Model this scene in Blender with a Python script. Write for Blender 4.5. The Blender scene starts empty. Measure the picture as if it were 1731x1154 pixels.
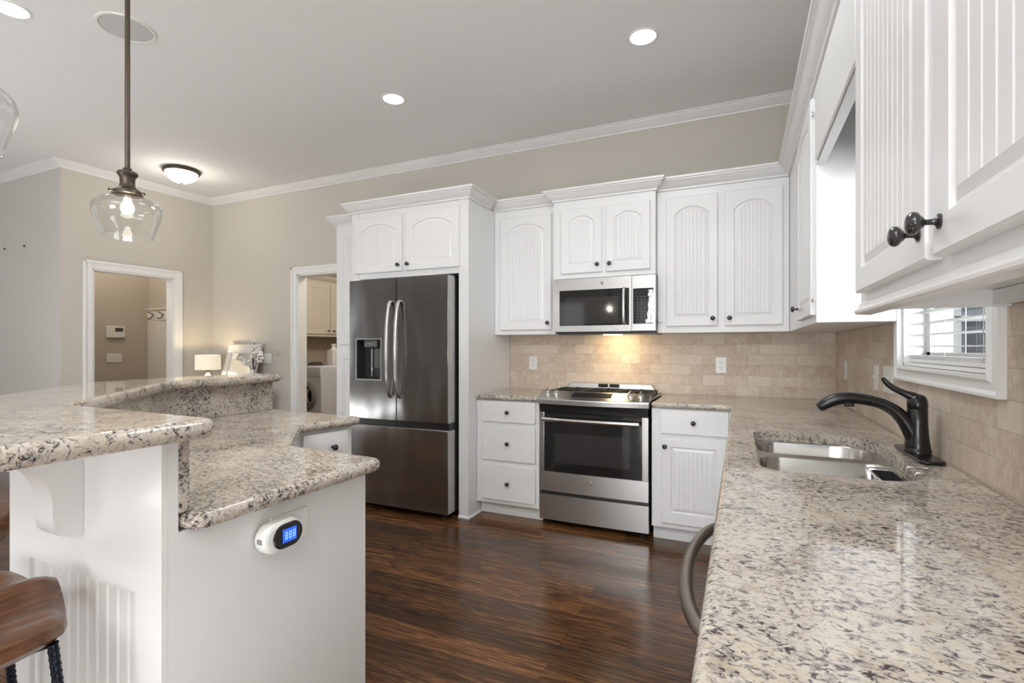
import bpy, bmesh, math, random
from mathutils import Vector, Matrix
R = math.radians
scene = bpy.context.scene
COL = scene.collection
random.seed(7)

# ------------------------------------------------------------------ camera
W, H = 1731.0, 1154.0
cd = bpy.data.cameras.new('camera')
cam = bpy.data.objects.new('camera', cd); COL.objects.link(cam)
cam.location = (0, 0, 1.2664)
cam.rotation_euler = (R(90), 0, R(24.4723))
cd.sensor_fit = 'HORIZONTAL'; cd.sensor_width = 36.0
cd.lens = 849.33 / W * 36.0
cd.shift_y = (587.66 - H / 2) / W
cd.clip_start = 0.02; cd.clip_end = 200
scene.camera = cam
# ------------------------------------------------------------------ view, world, daylight and fill lamps
vs = scene.view_settings
vs.view_transform = 'Standard'; vs.look = 'None'; vs.gamma = 1.0; vs.use_curve_mapping = False
vs.exposure = 0.18
world = bpy.data.worlds.new('sky'); scene.world = world; world.use_nodes = True
wb = world.node_tree.nodes['Background']
wb.inputs[0].default_value = (0.86, 0.93, 1.0, 1); wb.inputs[1].default_value = 1.0


def lamp(name, kind, loc, energy, color=(1, 1, 1), rot=(0, 0, 0), size=None, size_y=None, spread=None, radius=None, spot=None):
    d = bpy.data.lights.new(name, kind); d.energy = energy; d.color = color
    if kind == 'AREA':
        d.shape = 'RECTANGLE' if size_y else 'DISK'
        d.size = size
        if size_y: d.size_y = size_y
        if spread: d.spread = R(spread)
    else:
        if radius is not None: d.shadow_soft_size = radius
        if kind == 'SPOT' and spot: d.spot_size = R(spot); d.spot_blend = 0.6
    o = bpy.data.objects.new(name, d); COL.objects.link(o)
    o.location = loc; o.rotation_euler = rot
    return o


DAY = (0.96, 0.98, 1.0)
# daylight at the kitchen window; rear and living lamps are fill at added windows
aim = lambda d: Vector(d).to_track_quat('-Z', 'Y').to_euler()
lamp('window_daylight_kitchen', 'AREA', (1.55, 0.75, 1.65), 85, DAY, aim((-0.70, 0.80, 0.10)), 1.1, 1.0)
lamp('window_fill_rear', 'AREA', (-1.6, -6.62, 1.55), 6, DAY, (R(90), 0, 0), 1.9, 2.1)
lamp('window_fill_rear', 'AREA', (-4.9, -6.62, 1.55), 6, DAY, (R(90), 0, 0), 1.9, 2.1)
lamp('window_fill_living', 'AREA', (-9.12, 0.6, 1.55), 4, DAY, (0, R(-90), 0), 2.1, 1.9)
lamp('window_fill_living', 'AREA', (-9.12, -2.6, 1.55), 4, DAY, (0, R(-90), 0), 2.1, 1.9)
# added unseen fill lamps, most bounced off the ceiling, one over the aisle
FILL_COL = (0.95, 0.975, 1.0)
lamp('fill_softbox', 'AREA', (-0.60, -5.2, 0.95), 150, FILL_COL, aim((-0.05, 0.56, 0.83)), 2.0, 1.6)
lamp('fill_bounce', 'AREA', (-0.6, -2.0, 2.4), 140, FILL_COL, (R(180), 0, 0), 2.0)
lamp('fill_bounce', 'AREA', (-4.7, 1.0, 0.4), 21, FILL_COL, (R(180), 0, 0), 1.0)
lamp('fill_bounce', 'AREA', (-0.5, 0.35, 0.25), 3, FILL_COL, (R(180), 0, 0), 0.7)
lamp('fill_bounce', 'AREA', (-2.9, -0.9, 0.4), 22, FILL_COL, (R(180), 0, 0), 1.0)
lamp('aisle_fill_lamp', 'AREA', (-0.65, 1.9, 2.98), 14, FILL_COL, (0, 0, 0), 0.9, 0.7)


# ------------------------------------------------------------------ materials
def newmat(name):
    m = bpy.data.materials.new(name); m.use_nodes = True
    nt = m.node_tree; return m, nt, nt.nodes['Principled BSDF']


def mat(name, col, rough=0.5, metal=0.0, spec=0.5, coat=0.0, emit=None, es=0.0, bump=None):
    m, nt, b = newmat(name)
    b.inputs['Base Color'].default_value = (*col, 1); b.inputs['Roughness'].default_value = rough
    b.inputs['Metallic'].default_value = metal; b.inputs['Specular IOR Level'].default_value = spec
    b.inputs['Coat Weight'].default_value = coat; b.inputs['Coat Roughness'].default_value = 0.08
    if emit: b.inputs['Emission Color'].default_value = (*emit, 1); b.inputs['Emission Strength'].default_value = es
    if bump:
        n = nt.nodes.new('ShaderNodeTexNoise'); n.inputs['Scale'].default_value = bump[0]; n.inputs['Detail'].default_value = 3
        tc = nt.nodes.new('ShaderNodeTexCoord'); nt.links.new(tc.outputs['Object'], n.inputs['Vector'])
        bp = nt.nodes.new('ShaderNodeBump'); bp.inputs['Strength'].default_value = bump[1]; bp.inputs['Distance'].default_value = 0.002
        nt.links.new(n.outputs['Fac'], bp.inputs['Height']); nt.links.new(bp.outputs[0], b.inputs['Normal'])
    return m


def ramp(nt, fac, stops, interp='LINEAR'):
    r = nt.nodes.new('ShaderNodeValToRGB'); r.color_ramp.interpolation = interp
    els = r.color_ramp.elements
    while len(els) < len(stops): els.new(0.5)
    for e, (p, c) in zip(els, stops):
        e.position = p; e.color = (*c, 1) if len(c) == 3 else c
    nt.links.new(fac, r.inputs[0]); return r.outputs[0]


def noise(nt, vec, scale, detail=4, rough=0.55, dist=0.0):
    n = nt.nodes.new('ShaderNodeTexNoise')
    n.inputs['Scale'].default_value = scale; n.inputs['Detail'].default_value = detail
    n.inputs['Roughness'].default_value = rough; n.inputs['Distortion'].default_value = dist
    nt.links.new(vec, n.inputs['Vector']); return n.outputs['Fac']


def mapping(nt, vec, scale=(1, 1, 1), rot=(0, 0, 0), loc=(0, 0, 0)):
    n = nt.nodes.new('ShaderNodeMapping'); n.inputs['Scale'].default_value = scale
    n.inputs['Rotation'].default_value = rot; n.inputs['Location'].default_value = loc
    nt.links.new(vec, n.inputs['Vector']); return n.outputs[0]


def mix(nt, fac, a, b, mode='MIX'):
    n = nt.nodes.new('ShaderNodeMix'); n.data_type = 'RGBA'; n.blend_type = mode
    for s, v in ((n.inputs[0], fac), (n.inputs[6], a), (n.inputs[7], b)):
        if isinstance(v, (int, float)): s.default_value = v
        elif isinstance(v, tuple): s.default_value = (*v, 1)
        else: nt.links.new(v, s)
    return n.outputs[2]


def objco(nt): return nt.nodes.new('ShaderNodeTexCoord').outputs['Object']


def worldco(nt): return nt.nodes.new('ShaderNodeNewGeometry').outputs['Position']


def granite():
    m, nt, b = newmat('granite')
    co = worldco(nt)
    st = mapping(nt, co, (1.0, 1.38, 1.3), (0, 0, R(28)))
    n1 = noise(nt, co, 9, 5, 0.6, 0.8)
    base = ramp(nt, n1, [(0.30, (0.324, 0.279, 0.23)), (0.45, (0.51, 0.425, 0.327)), (0.58, (0.595, 0.523, 0.425)), (0.75, (0.679, 0.635, 0.574))])
    n1b = noise(nt, st, 34, 4, 0.65, 0.9)
    patch = ramp(nt, n1b, [(0.38, (0, 0, 0)), (0.56, (1, 1, 1))])
    base = mix(nt, patch, base, (0.585, 0.53, 0.457))
    n2 = noise(nt, st, 70, 4, 0.68, 1.1)
    n3 = noise(nt, co, 7, 3, 0.5, 0.5)
    add = nt.nodes.new('ShaderNodeMath'); add.operation = 'MULTIPLY_ADD'
    nt.links.new(n3, add.inputs[0]); add.inputs[1].default_value = 0.30; nt.links.new(n2, add.inputs[2])
    grey = ramp(nt, add.outputs[0], [(0.635, (0, 0, 0)), (0.70, (0.9, 0.9, 0.9))])
    base = mix(nt, grey, base, (0.33, 0.29, 0.27))
    dark = ramp(nt, add.outputs[0], [(0.725, (0, 0, 0)), (0.765, (1, 1, 1))])
    base = mix(nt, dark, base, (0.055, 0.045, 0.047))
    n4 = noise(nt, st, 120, 2, 0.5, 0.8)
    fl = ramp(nt, n4, [(0.68, (0, 0, 0)), (0.72, (1, 1, 1))])
    base = mix(nt, fl, base, (0.13, 0.09, 0.085))
    nt.links.new(base, b.inputs['Base Color'])
    b.inputs['Roughness'].default_value = 0.045; b.inputs['Specular IOR Level'].default_value = 0.55
    return m


def wood_floor():
    m, nt, b = newmat('wood_floor')
    co = worldco(nt)
    br = nt.nodes.new('ShaderNodeTexBrick'); nt.links.new(co, br.inputs['Vector'])
    br.offset = 0.37; br.inputs['Scale'].default_value = 1.0
    br.inputs['Brick Width'].default_value = 1.9; br.inputs['Row Height'].default_value = 0.127
    br.inputs['Mortar Size'].default_value = 0.0011; br.inputs['Mortar Smooth'].default_value = 0.6
    br.inputs['Color1'].default_value = (0, 0, 0, 1); br.inputs['Color2'].default_value = (1, 1, 1, 1); br.inputs['Mortar'].default_value = (0.5, 0.5, 0.5, 1)
    # shift the grain from plank to plank
    sh = nt.nodes.new('ShaderNodeVectorMath'); sh.operation = 'SCALE'; nt.links.new(br.outputs['Color'], sh.inputs[0]); sh.inputs['Scale'].default_value = 7.0
    ad = nt.nodes.new('ShaderNodeVectorMath'); ad.operation = 'ADD'; nt.links.new(co, ad.inputs[0]); nt.links.new(sh.outputs[0], ad.inputs[1])
    v = ad.outputs[0]
    g1 = noise(nt, mapping(nt, v, (1.3, 16, 1)), 1.5, 6, 0.68, 2.2)
    g2 = noise(nt, mapping(nt, v, (3.5, 90, 1)), 1.3, 6, 0.75, 0.8)
    g3 = noise(nt, mapping(nt, v, (2.2, 5, 1)), 1.4, 4, 0.6, 0.9)
    c1 = ramp(nt, g1, [(0.28, (0.055, 0.026, 0.011)), (0.43, (0.13, 0.062, 0.025)), (0.57, (0.215, 0.105, 0.042)), (0.75, (0.34, 0.185, 0.078))])
    c2 = mix(nt, ramp(nt, g2, [(0.44, (0.0, 0.0, 0.0)), (0.57, (0.85, 0.85, 0.85))]), c1, (0.036, 0.017, 0.008))
    c3 = mix(nt, ramp(nt, g3, [(0.58, (0, 0, 0)), (0.72, (0.75, 0.75, 0.75))]), c2, (0.030, 0.017, 0.009))
    tone = mix(nt, 1.0, c3, mix(nt, br.outputs['Color'], (0.62, 0.60, 0.58), (1.45, 1.30, 1.15)), 'MULTIPLY')
    fin = mix(nt, ramp(nt, br.outputs['Fac'], [(0.2, (0, 0, 0)), (0.9, (0.85, 0.85, 0.85))]), tone, (0.012, 0.007, 0.004))
    nt.links.new(fin, b.inputs['Base Color'])
    b.inputs['Roughness'].default_value = 0.17; b.inputs['Specular IOR Level'].default_value = 0.42
    bp = nt.nodes.new('ShaderNodeBump'); bp.inputs['Strength'].default_value = 0.12; bp.inputs['Distance'].default_value = 0.002
    nt.links.new(g2, bp.inputs['Height']); nt.links.new(bp.outputs[0], b.inputs['Normal'])
    return m


def wood(name, c0, c1, axis=0, rough=0.3):
    m, nt, b = newmat(name)
    co = objco(nt); s = [9, 9, 9]; s[axis] = 1.6
    g = noise(nt, mapping(nt, co, tuple(s)), 2.4, 6, 0.6, 1.8)
    nt.links.new(ramp(nt, g, [(0.3, c0), (0.7, c1)]), b.inputs['Base Color'])
    b.inputs['Roughness'].default_value = rough
    return m


def tile(name, wall):
    m, nt, b = newmat(name)
    co = worldco(nt)
    sp = nt.nodes.new('ShaderNodeSeparateXYZ'); nt.links.new(co, sp.inputs[0])
    cb = nt.nodes.new('ShaderNodeCombineXYZ')
    nt.links.new(sp.outputs[0 if wall == 'back' else 1], cb.inputs[0]); nt.links.new(sp.outputs[2], cb.inputs[1])
    v = mapping(nt, cb.outputs[0], loc=(0.03, -0.914 + 0.076 * 13, 0))
    br = nt.nodes.new('ShaderNodeTexBrick'); nt.links.new(v, br.inputs['Vector'])
    br.inputs['Scale'].default_value = 1.0; br.inputs['Brick Width'].default_value = 0.152; br.inputs['Row Height'].default_value = 0.076
    br.inputs['Mortar Size'].default_value = 0.0013; br.inputs['Mortar Smooth'].default_value = 0.4; br.inputs['Bias'].default_value = -0.1
    br.inputs['Color1'].default_value = (0, 0, 0, 1); br.inputs['Color2'].default_value = (1, 1, 1, 1); br.inputs['Mortar'].default_value = (0.5, 0.5, 0.5, 1)
    tone = ramp(nt, br.outputs['Color'], [(0.0, (0.528, 0.414, 0.318)), (0.5, (0.636, 0.528, 0.426)), (1.0, (0.72, 0.624, 0.528))])
    n = noise(nt, co, 26, 5, 0.65, 0.7)
    c = mix(nt, ramp(nt, n, [(0.35, (0, 0, 0)), (0.72, (0.75, 0.75, 0.75))]), tone, (0.759, 0.673, 0.575))
    n2 = noise(nt, mapping(nt, co, (1, 1, 2.2)), 75, 3, 0.6, 0.8)
    c = mix(nt, ramp(nt, n2, [(0.62, (0, 0, 0)), (0.72, (0.7, 0.7, 0.7))]), c, (0.37, 0.285, 0.21))
    c = mix(nt, ramp(nt, br.outputs['Fac'], [(0.1, (0, 0, 0)), (0.9, (0.6, 0.6, 0.6))]), c, (0.36, 0.29, 0.225))
    nt.links.new(c, b.inputs['Base Color']); b.inputs['Roughness'].default_value = 0.5
    bp = nt.nodes.new('ShaderNodeBump'); bp.inputs['Strength'].default_value = 0.5; bp.inputs['Distance'].default_value = 0.002; bp.invert = True
    nt.links.new(br.outputs['Fac'], bp.inputs['Height']); nt.links.new(bp.outputs[0], b.inputs['Normal'])
    return m


def steel(name, col, rough, stretch=(2, 2, 220), wavy=0.0):
    m, nt, b = newmat(name)
    co = objco(nt)
    n = noise(nt, mapping(nt, co, stretch), 3.0, 3, 0.6)
    lo = tuple(c * 0.93 for c in col)
    nt.links.new(ramp(nt, n, [(0.3, lo), (0.7, col)]), b.inputs['Base Color'])
    b.inputs['Metallic'].default_value = 1.0; b.inputs['Roughness'].default_value = rough
    if wavy:
        w_ = noise(nt, mapping(nt, co, (2.6, 2.6, 1.0)), 1.6, 1, 0.4)
        bp = nt.nodes.new('ShaderNodeBump'); bp.inputs['Strength'].default_value = 1.0; bp.inputs['Distance'].default_value = wavy
        nt.links.new(w_, bp.inputs['Height']); nt.links.new(bp.outputs[0], b.inputs['Normal'])
    return m


def clear_glass(name, tint=(1, 1, 1), refl=1.0):
    m = bpy.data.materials.new(name); m.use_nodes = True; nt = m.node_tree; nt.nodes.clear()
    out = nt.nodes.new('ShaderNodeOutputMaterial'); mx = nt.nodes.new('ShaderNodeMixShader')
    tr = nt.nodes.new('ShaderNodeBsdfTransparent'); tr.inputs[0].default_value = (*tint, 1)
    gl = nt.nodes.new('ShaderNodeBsdfGlossy'); gl.inputs['Roughness'].default_value = 0.02
    fr = nt.nodes.new('ShaderNodeLayerWeight'); fr.inputs[0].default_value = 0.5
    pw = nt.nodes.new('ShaderNodeMath'); pw.operation = 'POWER'; pw.inputs[1].default_value = 4.0; nt.links.new(fr.outputs['Facing'], pw.inputs[0])
    mu = nt.nodes.new('ShaderNodeMath'); mu.operation = 'MULTIPLY_ADD'; mu.inputs[1].default_value = 0.55 * refl; mu.inputs[2].default_value = 0.035 * refl
    nt.links.new(pw.outputs[0], mu.inputs[0]); nt.links.new(mu.outputs[0], mx.inputs[0])
    nt.links.new(tr.outputs[0], mx.inputs[1]); nt.links.new(gl.outputs[0], mx.inputs[2]); nt.links.new(mx.outputs[0], out.inputs[0])
    return m


def grooved(name, col, wall, pitch, rough=0.4):
    """painted beadboard: vertical grooves as bump"""
    m, nt, b = newmat(name)
    sp = nt.nodes.new('ShaderNodeSeparateXYZ'); nt.links.new(worldco(nt), sp.inputs[0])
    mu = nt.nodes.new('ShaderNodeMath'); mu.operation = 'PINGPONG'; mu.inputs[1].default_value = pitch / 2
    nt.links.new(sp.outputs[0 if wall == 'x' else 1], mu.inputs[0])
    bp = nt.nodes.new('ShaderNodeBump'); bp.inputs['Distance'].default_value = 0.02
    mr = nt.nodes.new('ShaderNodeMapRange'); mr.inputs['From Max'].default_value = pitch * 0.12
    nt.links.new(mu.outputs[0], mr.inputs['Value']); nt.links.new(mr.outputs[0], bp.inputs['Height'])
    bp.inputs['Distance'].default_value = 0.004
    nt.links.new(bp.outputs[0], b.inputs['Normal'])
    b.inputs['Base Color'].default_value = (*col, 1); b.inputs['Roughness'].default_value = rough
    return m


M = dict(
    white=mat('white_cabinet_paint', (0.815, 0.815, 0.808), 0.32, coat=0.15),
    trim=mat('white_trim_paint', (0.861, 0.861, 0.851), 0.35),
    wall=mat('beige_wall_paint', (0.605, 0.572, 0.512), 0.7, spec=0.25, bump=(180, 0.08)),
    wallgrey=mat('greige_wall_paint', (0.60, 0.58, 0.54), 0.7, spec=0.25, bump=(180, 0.08)),
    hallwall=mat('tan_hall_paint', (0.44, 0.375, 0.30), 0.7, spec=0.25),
    ceil=mat('ceiling_paint', (0.877, 0.877, 0.872), 0.85, spec=0.2, bump=(120, 0.25)),
    granite=granite(), floor=wood_floor(),
    tileb=tile('travertine_back', 'back'), tiler=tile('travertine_right', 'right'),
    rangesteel=steel('range_steel', (0.66, 0.655, 0.64), 0.30, (220, 2, 2)),
    steel=steel('stainless', (0.50, 0.492, 0.478), 0.27, (220, 2, 2)), steelv=steel('stainless_upright', (0.62, 0.61, 0.59), 0.22),
    fridge=steel('dark_stainless', (0.33, 0.322, 0.31), 0.17, wavy=0.010), fridgecase=mat('dark_grey_case', (0.055, 0.055, 0.056), 0.45),
    fridgeside=steel('door_side_steel', (0.50, 0.495, 0.485), 0.32),
    handle=steel('handle_steel', (0.66, 0.65, 0.63), 0.22), dwhandle=mat('dishwasher_steel', (0.30, 0.27, 0.235), 0.33, metal=1.0),
    sink=steel('sink_steel', (0.50, 0.49, 0.47), 0.22, (2, 120, 2)), wire=mat('wire_steel', (0.7, 0.68, 0.64), 0.2, metal=1),
    black=mat('black_enamel', (0.012, 0.012, 0.012), 0.28), iron=mat('cast_iron', (0.02, 0.02, 0.021), 0.5),
    blackglass=mat('black_glass', (0.012, 0.012, 0.012), 0.05, spec=0.6), window_glass=mat('oven_window', (0.03, 0.028, 0.026), 0.06, spec=0.6),
    dimblack=mat('dim_display', (0.012, 0.012, 0.012), 0.4, spec=0.15),
    plastic=mat('dark_plastic', (0.035, 0.036, 0.038), 0.35), greyplastic=mat('grey_plastic', (0.17, 0.17, 0.17), 0.3, metal=0.6),
    bronze=mat('oil_rubbed_bronze', (0.035, 0.026, 0.021), 0.3, metal=0.75, coat=0.2), bronzeb=mat('brown_bronze', (0.10, 0.078, 0.062), 0.38, metal=0.7),
    faucet=mat('matte_black_bronze', (0.010, 0.009, 0.008), 0.27, spec=0.5, coat=0.1),
    knob=mat('black_knob', (0.018, 0.016, 0.015), 0.22, spec=0.6, coat=0.4),
    plate=mat('white_plastic_plate', (0.84, 0.84, 0.82), 0.3), slot=mat('dark_slot', (0.05, 0.045, 0.04), 0.5), almond=mat('almond_plastic', (0.66, 0.62, 0.55), 0.4),
    chrome=mat('polished_metal', (0.78, 0.77, 0.75), 0.12, metal=1), badge=mat('badge_grey', (0.25, 0.25, 0.26), 0.25, metal=0.8),
    glass=clear_glass('clear_glass', (0.975, 0.98, 0.98)), pane=clear_glass('window_pane', (0.97, 0.98, 0.99), 0.6),
    bulb=mat('glowing_bulb', (1, 1, 1), 0.3, emit=(1.0, 0.93, 0.80), es=7), led=mat('glowing_lens', (1, 1, 1), 0.4, emit=(1.0, 0.97, 0.91), es=5),
    dome=mat('glowing_dome', (1, 1, 1), 0.4, emit=(1.0, 0.96, 0.88), es=2.6), shade=mat('lit_linen_shade', (0.8, 0.74, 0.62), 0.8, emit=(1.0, 0.87, 0.62), es=0.40),
    undercab=mat('glowing_cooktop_lamp', (1, 1, 1), 0.3, emit=(1.0, 0.82, 0.5), es=7),
    walnut=wood('walnut_seat', (0.075, 0.033, 0.017), (0.21, 0.10, 0.052), 1, 0.22), rebar=mat('blue_black_steel', (0.022, 0.026, 0.038), 0.32, metal=0.85),
    darkwood=wood('dark_table_wood', (0.05, 0.028, 0.016), (0.11, 0.06, 0.033), 0, 0.4), paperwhite=mat('distressed_white', (0.72, 0.71, 0.69), 0.55, bump=(60, 0.4)),
    mirror=mat('mirror_glass', (0.861, 0.861, 0.851), 0.02, metal=1), cotton=mat('cotton_fluff', (0.85, 0.83, 0.80), 0.95), twig=mat('brown_twig', (0.06, 0.035, 0.022), 0.7),
    ceramic=mat('white_ceramic', (0.80, 0.79, 0.77), 0.25), washer=mat('white_enamel', (0.74, 0.75, 0.78), 0.25), creamcab=mat('cream_cabinet', (0.72, 0.66, 0.58), 0.4),
    washring=mat('grey_ring', (0.34, 0.34, 0.35), 0.3, metal=0.6), blueled=mat('blue_display', (0.01, 0.03, 0.3), 0.3, emit=(0.03, 0.14, 1.0), es=0.9),
    digit=mat('display_digit', (0.2, 0.4, 1), 0.3, emit=(0.25, 0.5, 1.0), es=1.0), speaker=mat('speaker_mesh', (0.62, 0.62, 0.61), 0.8),
    blind=mat('white_blind', (0.83, 0.83, 0.82), 0.4), brick=mat('outside_brick', (0.55, 0.46, 0.40), 0.9), grass=mat('outside_lawn', (0.20, 0.24, 0.13), 0.9), outwhite=mat('outside_siding', (0.72, 0.72, 0.70), 0.7),
    outdark=mat('outside_dark_glass', (0.10, 0.12, 0.14), 0.1), keytext=mat('key_legend', (0.13, 0.13, 0.13), 0.5), crinkle=mat('crinkled_strip', (0.62, 0.62, 0.60), 0.12, metal=0.9, bump=(160, 1.0)),
    fabric=mat('dark_cloth', (0.07, 0.06, 0.06), 0.9),
)


# ------------------------------------------------------------------ mesh helpers
ORG = {}


def tag(o, label=None, cat=None, group=None, kind=None):
    if label: o['label'] = label
    if cat: o['category'] = cat
    if group: o['group'] = group
    if kind: o['kind'] = kind
    return o


def thing(name, label, cat, loc=(0, 0, 0), rz=0, group=None):
    o = bpy.data.objects.new(name, None); COL.objects.link(o)
    o.empty_display_size = 0.1; o.location = loc; o.rotation_euler = (0, 0, rz)
    ORG[o.name] = Vector(loc)
    return tag(o, label, cat, group)


def obj(name, bm, m, parent=None, local=False, angle=35, flat=False, loc=None):
    """link bm as ONE mesh object; vertices are in world space unless local"""
    bmesh.ops.recalc_face_normals(bm, faces=bm.faces[:])
    me = bpy.data.meshes.new(name)
    off = Vector((0, 0, 0))
    if parent is not None and not local: off = ORG[parent.name]
    if parent is None and loc is not None: off = Vector(loc)
    if off.length: bmesh.ops.translate(bm, verts=bm.verts[:], vec=-off)
    bm.to_mesh(me); bm.free()
    if not flat:
        for p in me.polygons: p.use_smooth = True
        me.set_sharp_from_angle(angle=R(angle))
    for p in me.polygons:
        if max(abs(c) for c in p.normal) > 0.9999 and p.area > 2e-5: p.use_smooth = False
    me.materials.append(M[m] if isinstance(m, str) else m)
    o = bpy.data.objects.new(name, me); COL.objects.link(o)
    if parent is not None:
        o.parent = parent; ORG[o.name] = ORG[parent.name].copy()
    else:
        o.location = off; ORG[o.name] = off
    return o


def solo(name, bm, m, label, cat, loc, group=None, **k):
    return tag(obj(name, bm, m, None, loc=loc, **k), label, cat, group)


def struct(name, bm, m, parent=None, **k):
    o = obj(name, bm, m, parent, **k)
    if parent is None: o['kind'] = 'structure'
    return o


def B(): return bmesh.new()


def box(bm, x0, x1, y0, y1, z0, z1, bev=0.0, seg=2):
    t = bmesh.new()
    vs_ = [t.verts.new((x, y, z)) for z in (z0, z1) for y in (y0, y1) for x in (x0, x1)]
    for f in ((0, 2, 3, 1), (4, 5, 7, 6), (0, 1, 5, 4), (2, 6, 7, 3), (0, 4, 6, 2), (1, 3, 7, 5)):
        t.faces.new([vs_[i] for i in f])
    if bev > 0: bmesh.ops.bevel(t, geom=t.edges[:], offset=bev, segments=seg, affect='EDGES', profile=0.5)
    return merge(bm, t)


def merge(bm, t, Mx=None):
    if Mx is not None: bmesh.ops.transform(t, matrix=Mx, verts=t.verts[:])
    mp = {}
    out = []
    for v in t.verts: mp[v] = bm.verts.new(v.co); out.append(mp[v])
    for f in t.faces:
        try: bm.faces.new([mp[v] for v in f.verts])
        except ValueError: pass
    t.free(); return bm


def bx(*a, **k):
    bm = B(); box(bm, *a, **k); return bm


def area2(p): return sum(p[i][0] * p[(i + 1) % len(p)][1] - p[(i + 1) % len(p)][0] * p[i][1] for i in range(len(p))) / 2


def ccw(p): return list(p) if area2(p) > 0 else list(p)[::-1]


def round_poly(p, rad, seg=6):
    """round each corner of a polygon; rad one number or one per corner"""
    n = len(p); out = []
    for i in range(n):
        r = rad[i] if isinstance(rad, (list, tuple)) else rad
        P = Vector(p[i]); A = Vector(p[i - 1]) - P; Bv = Vector(p[(i + 1) % n]) - P
        if r <= 0: out.append((P.x, P.y)); continue
        a = A.normalized(); b = Bv.normalized(); ang = a.angle(b)
        if ang > 3.1: out.append((P.x, P.y)); continue
        t = min(r / math.tan(ang / 2), A.length * 0.49, Bv.length * 0.49); rr = t * math.tan(ang / 2)
        c = P + (a + b).normalized() * (rr / math.sin(ang / 2))
        s = P + a * t - c; e = P + b * t - c
        tot = s.angle(e); sgn = 1 if s.x * e.y - s.y * e.x > 0 else -1
        for k in range(seg + 1):
            th = sgn * tot * k / seg
            out.append((c.x + s.x * math.cos(th) - s.y * math.sin(th), c.y + s.x * math.sin(th) + s.y * math.cos(th)))
    return out


def offset_poly(p, d):
    """inward offset of a ccw polygon by d (miter)"""
    n = len(p); out = []
    for i in range(n):
        P = Vector(p[i]); e0 = (P - Vector(p[i - 1])); e1 = (Vector(p[(i + 1) % n]) - P)
        e0.normalize(); e1.normalize()
        n0 = Vector((-e0.y, e0.x)); n1 = Vector((-e1.y, e1.x))
        k = 1 + n0.dot(n1)
        m_ = (n0 + n1) / max(k, 0.3)
        q = P + m_ * d; out.append((q.x, q.y))
    return out


def ring(bm, p, z): return [bm.verts.new((x, y, z)) for x, y in p]


def skin(bm, a, b, closed=True):
    n = len(a)
    for i in range(n if closed else n - 1):
        j = (i + 1) % n
        bm.faces.new((a[i], a[j], b[j], b[i]))


def fill(bm, loops):
    es = []
    for lp in loops:
        for i in range(len(lp)):
            e = bm.edges.get((lp[i], lp[(i + 1) % len(lp)])) or bm.edges.new((lp[i], lp[(i + 1) % len(lp)]))
            es.append(e)
    bmesh.ops.triangle_fill(bm, use_beauty=True, use_dissolve=False, edges=es)


def slab(bm, poly, z0, z1, nose=0.0, hole=None, seg=8):
    """stone slab with full bullnose edge, optional hole"""
    p = ccw(poly); h = (z1 - z0) / 2; rings = []
    if nose > 0:
        for k in range(seg + 1):
            a = math.pi * k / seg - math.pi / 2
            rings.append(ring(bm, offset_poly(p, nose * (1 - math.cos(a))), (z0 + z1) / 2 + h * math.sin(a)))
    else: rings = [ring(bm, p, z0), ring(bm, p, z1)]
    for a, b in zip(rings, rings[1:]): skin(bm, a, b)
    if hole:
        q0 = ring(bm, ccw(hole), z0); q1 = ring(bm, ccw(hole), z1); skin(bm, q0, q1)
        fill(bm, [rings[0], q0]); fill(bm, [rings[-1], q1])
    else:
        bm.faces.new(rings[0][::-1]); bm.faces.new(rings[-1])
    return bm


def prism(bm, poly, z0, z1): return slab(bm, poly, z0, z1)


def sweep(bm, path, prof, side=1, closed=False):
    """profile [(out, z)] swept along plan path [(x, y)] with mitred corners; out to the right of travel for side=1"""
    n = len(path); rings = []
    for i in range(n):
        P = Vector(path[i])
        d0 = (P - Vector(path[i - 1])).normalized() if (i > 0 or closed) else None
        d1 = (Vector(path[(i + 1) % n]) - P).normalized() if (i < n - 1 or closed) else None
        if d0 is None: d0 = d1
        if d1 is None: d1 = d0
        n0 = Vector((d0.y, -d0.x)) * side; n1 = Vector((d1.y, -d1.x)) * side
        m_ = (n0 + n1) / max(1 + n0.dot(n1), 0.2)
        rings.append([bm.verts.new((P.x + m_.x * o, P.y + m_.y * o, z)) for o, z in prof])
    for a, b in zip(rings, rings[1:]): skin(bm, a, b)
    if closed: skin(bm, rings[-1], rings[0])
    else:
        bm.faces.new(rings[0][::-1]); bm.faces.new(rings[-1])
    return bm


def lathe(bm, prof, seg=24, Mx=None, cap=True):
    """prof [(r, z)] around z; Mx places it"""
    t = bmesh.new(); rings = []
    for r, z in prof:
        if r < 1e-6: rings.append([t.verts.new((0, 0, z))])
        else: rings.append([t.verts.new((r * math.cos(2 * math.pi * k / seg), r * math.sin(2 * math.pi * k / seg), z)) for k in range(seg)])
    for a, b in zip(rings, rings[1:]):
        for i in range(seg):
            j = (i + 1) % seg
            if len(a) == 1 and len(b) == 1: continue
            if len(a) == 1: t.faces.new((a[0], b[j], b[i]))
            elif len(b) == 1: t.faces.new((a[i], a[j], b[0]))
            else: t.faces.new((a[i], a[j], b[j], b[i]))
    if cap:
        for rg in (rings[0], rings[-1]):
            if len(rg) > 2: t.faces.new(rg)
    return merge(bm, t, Mx)


def at(loc, axis=(0, 0, 1)):
    q = Vector((0, 0, 1)).rotation_difference(Vector(axis))
    return Matrix.Translation(Vector(loc)) @ q.to_matrix().to_4x4()


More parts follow.
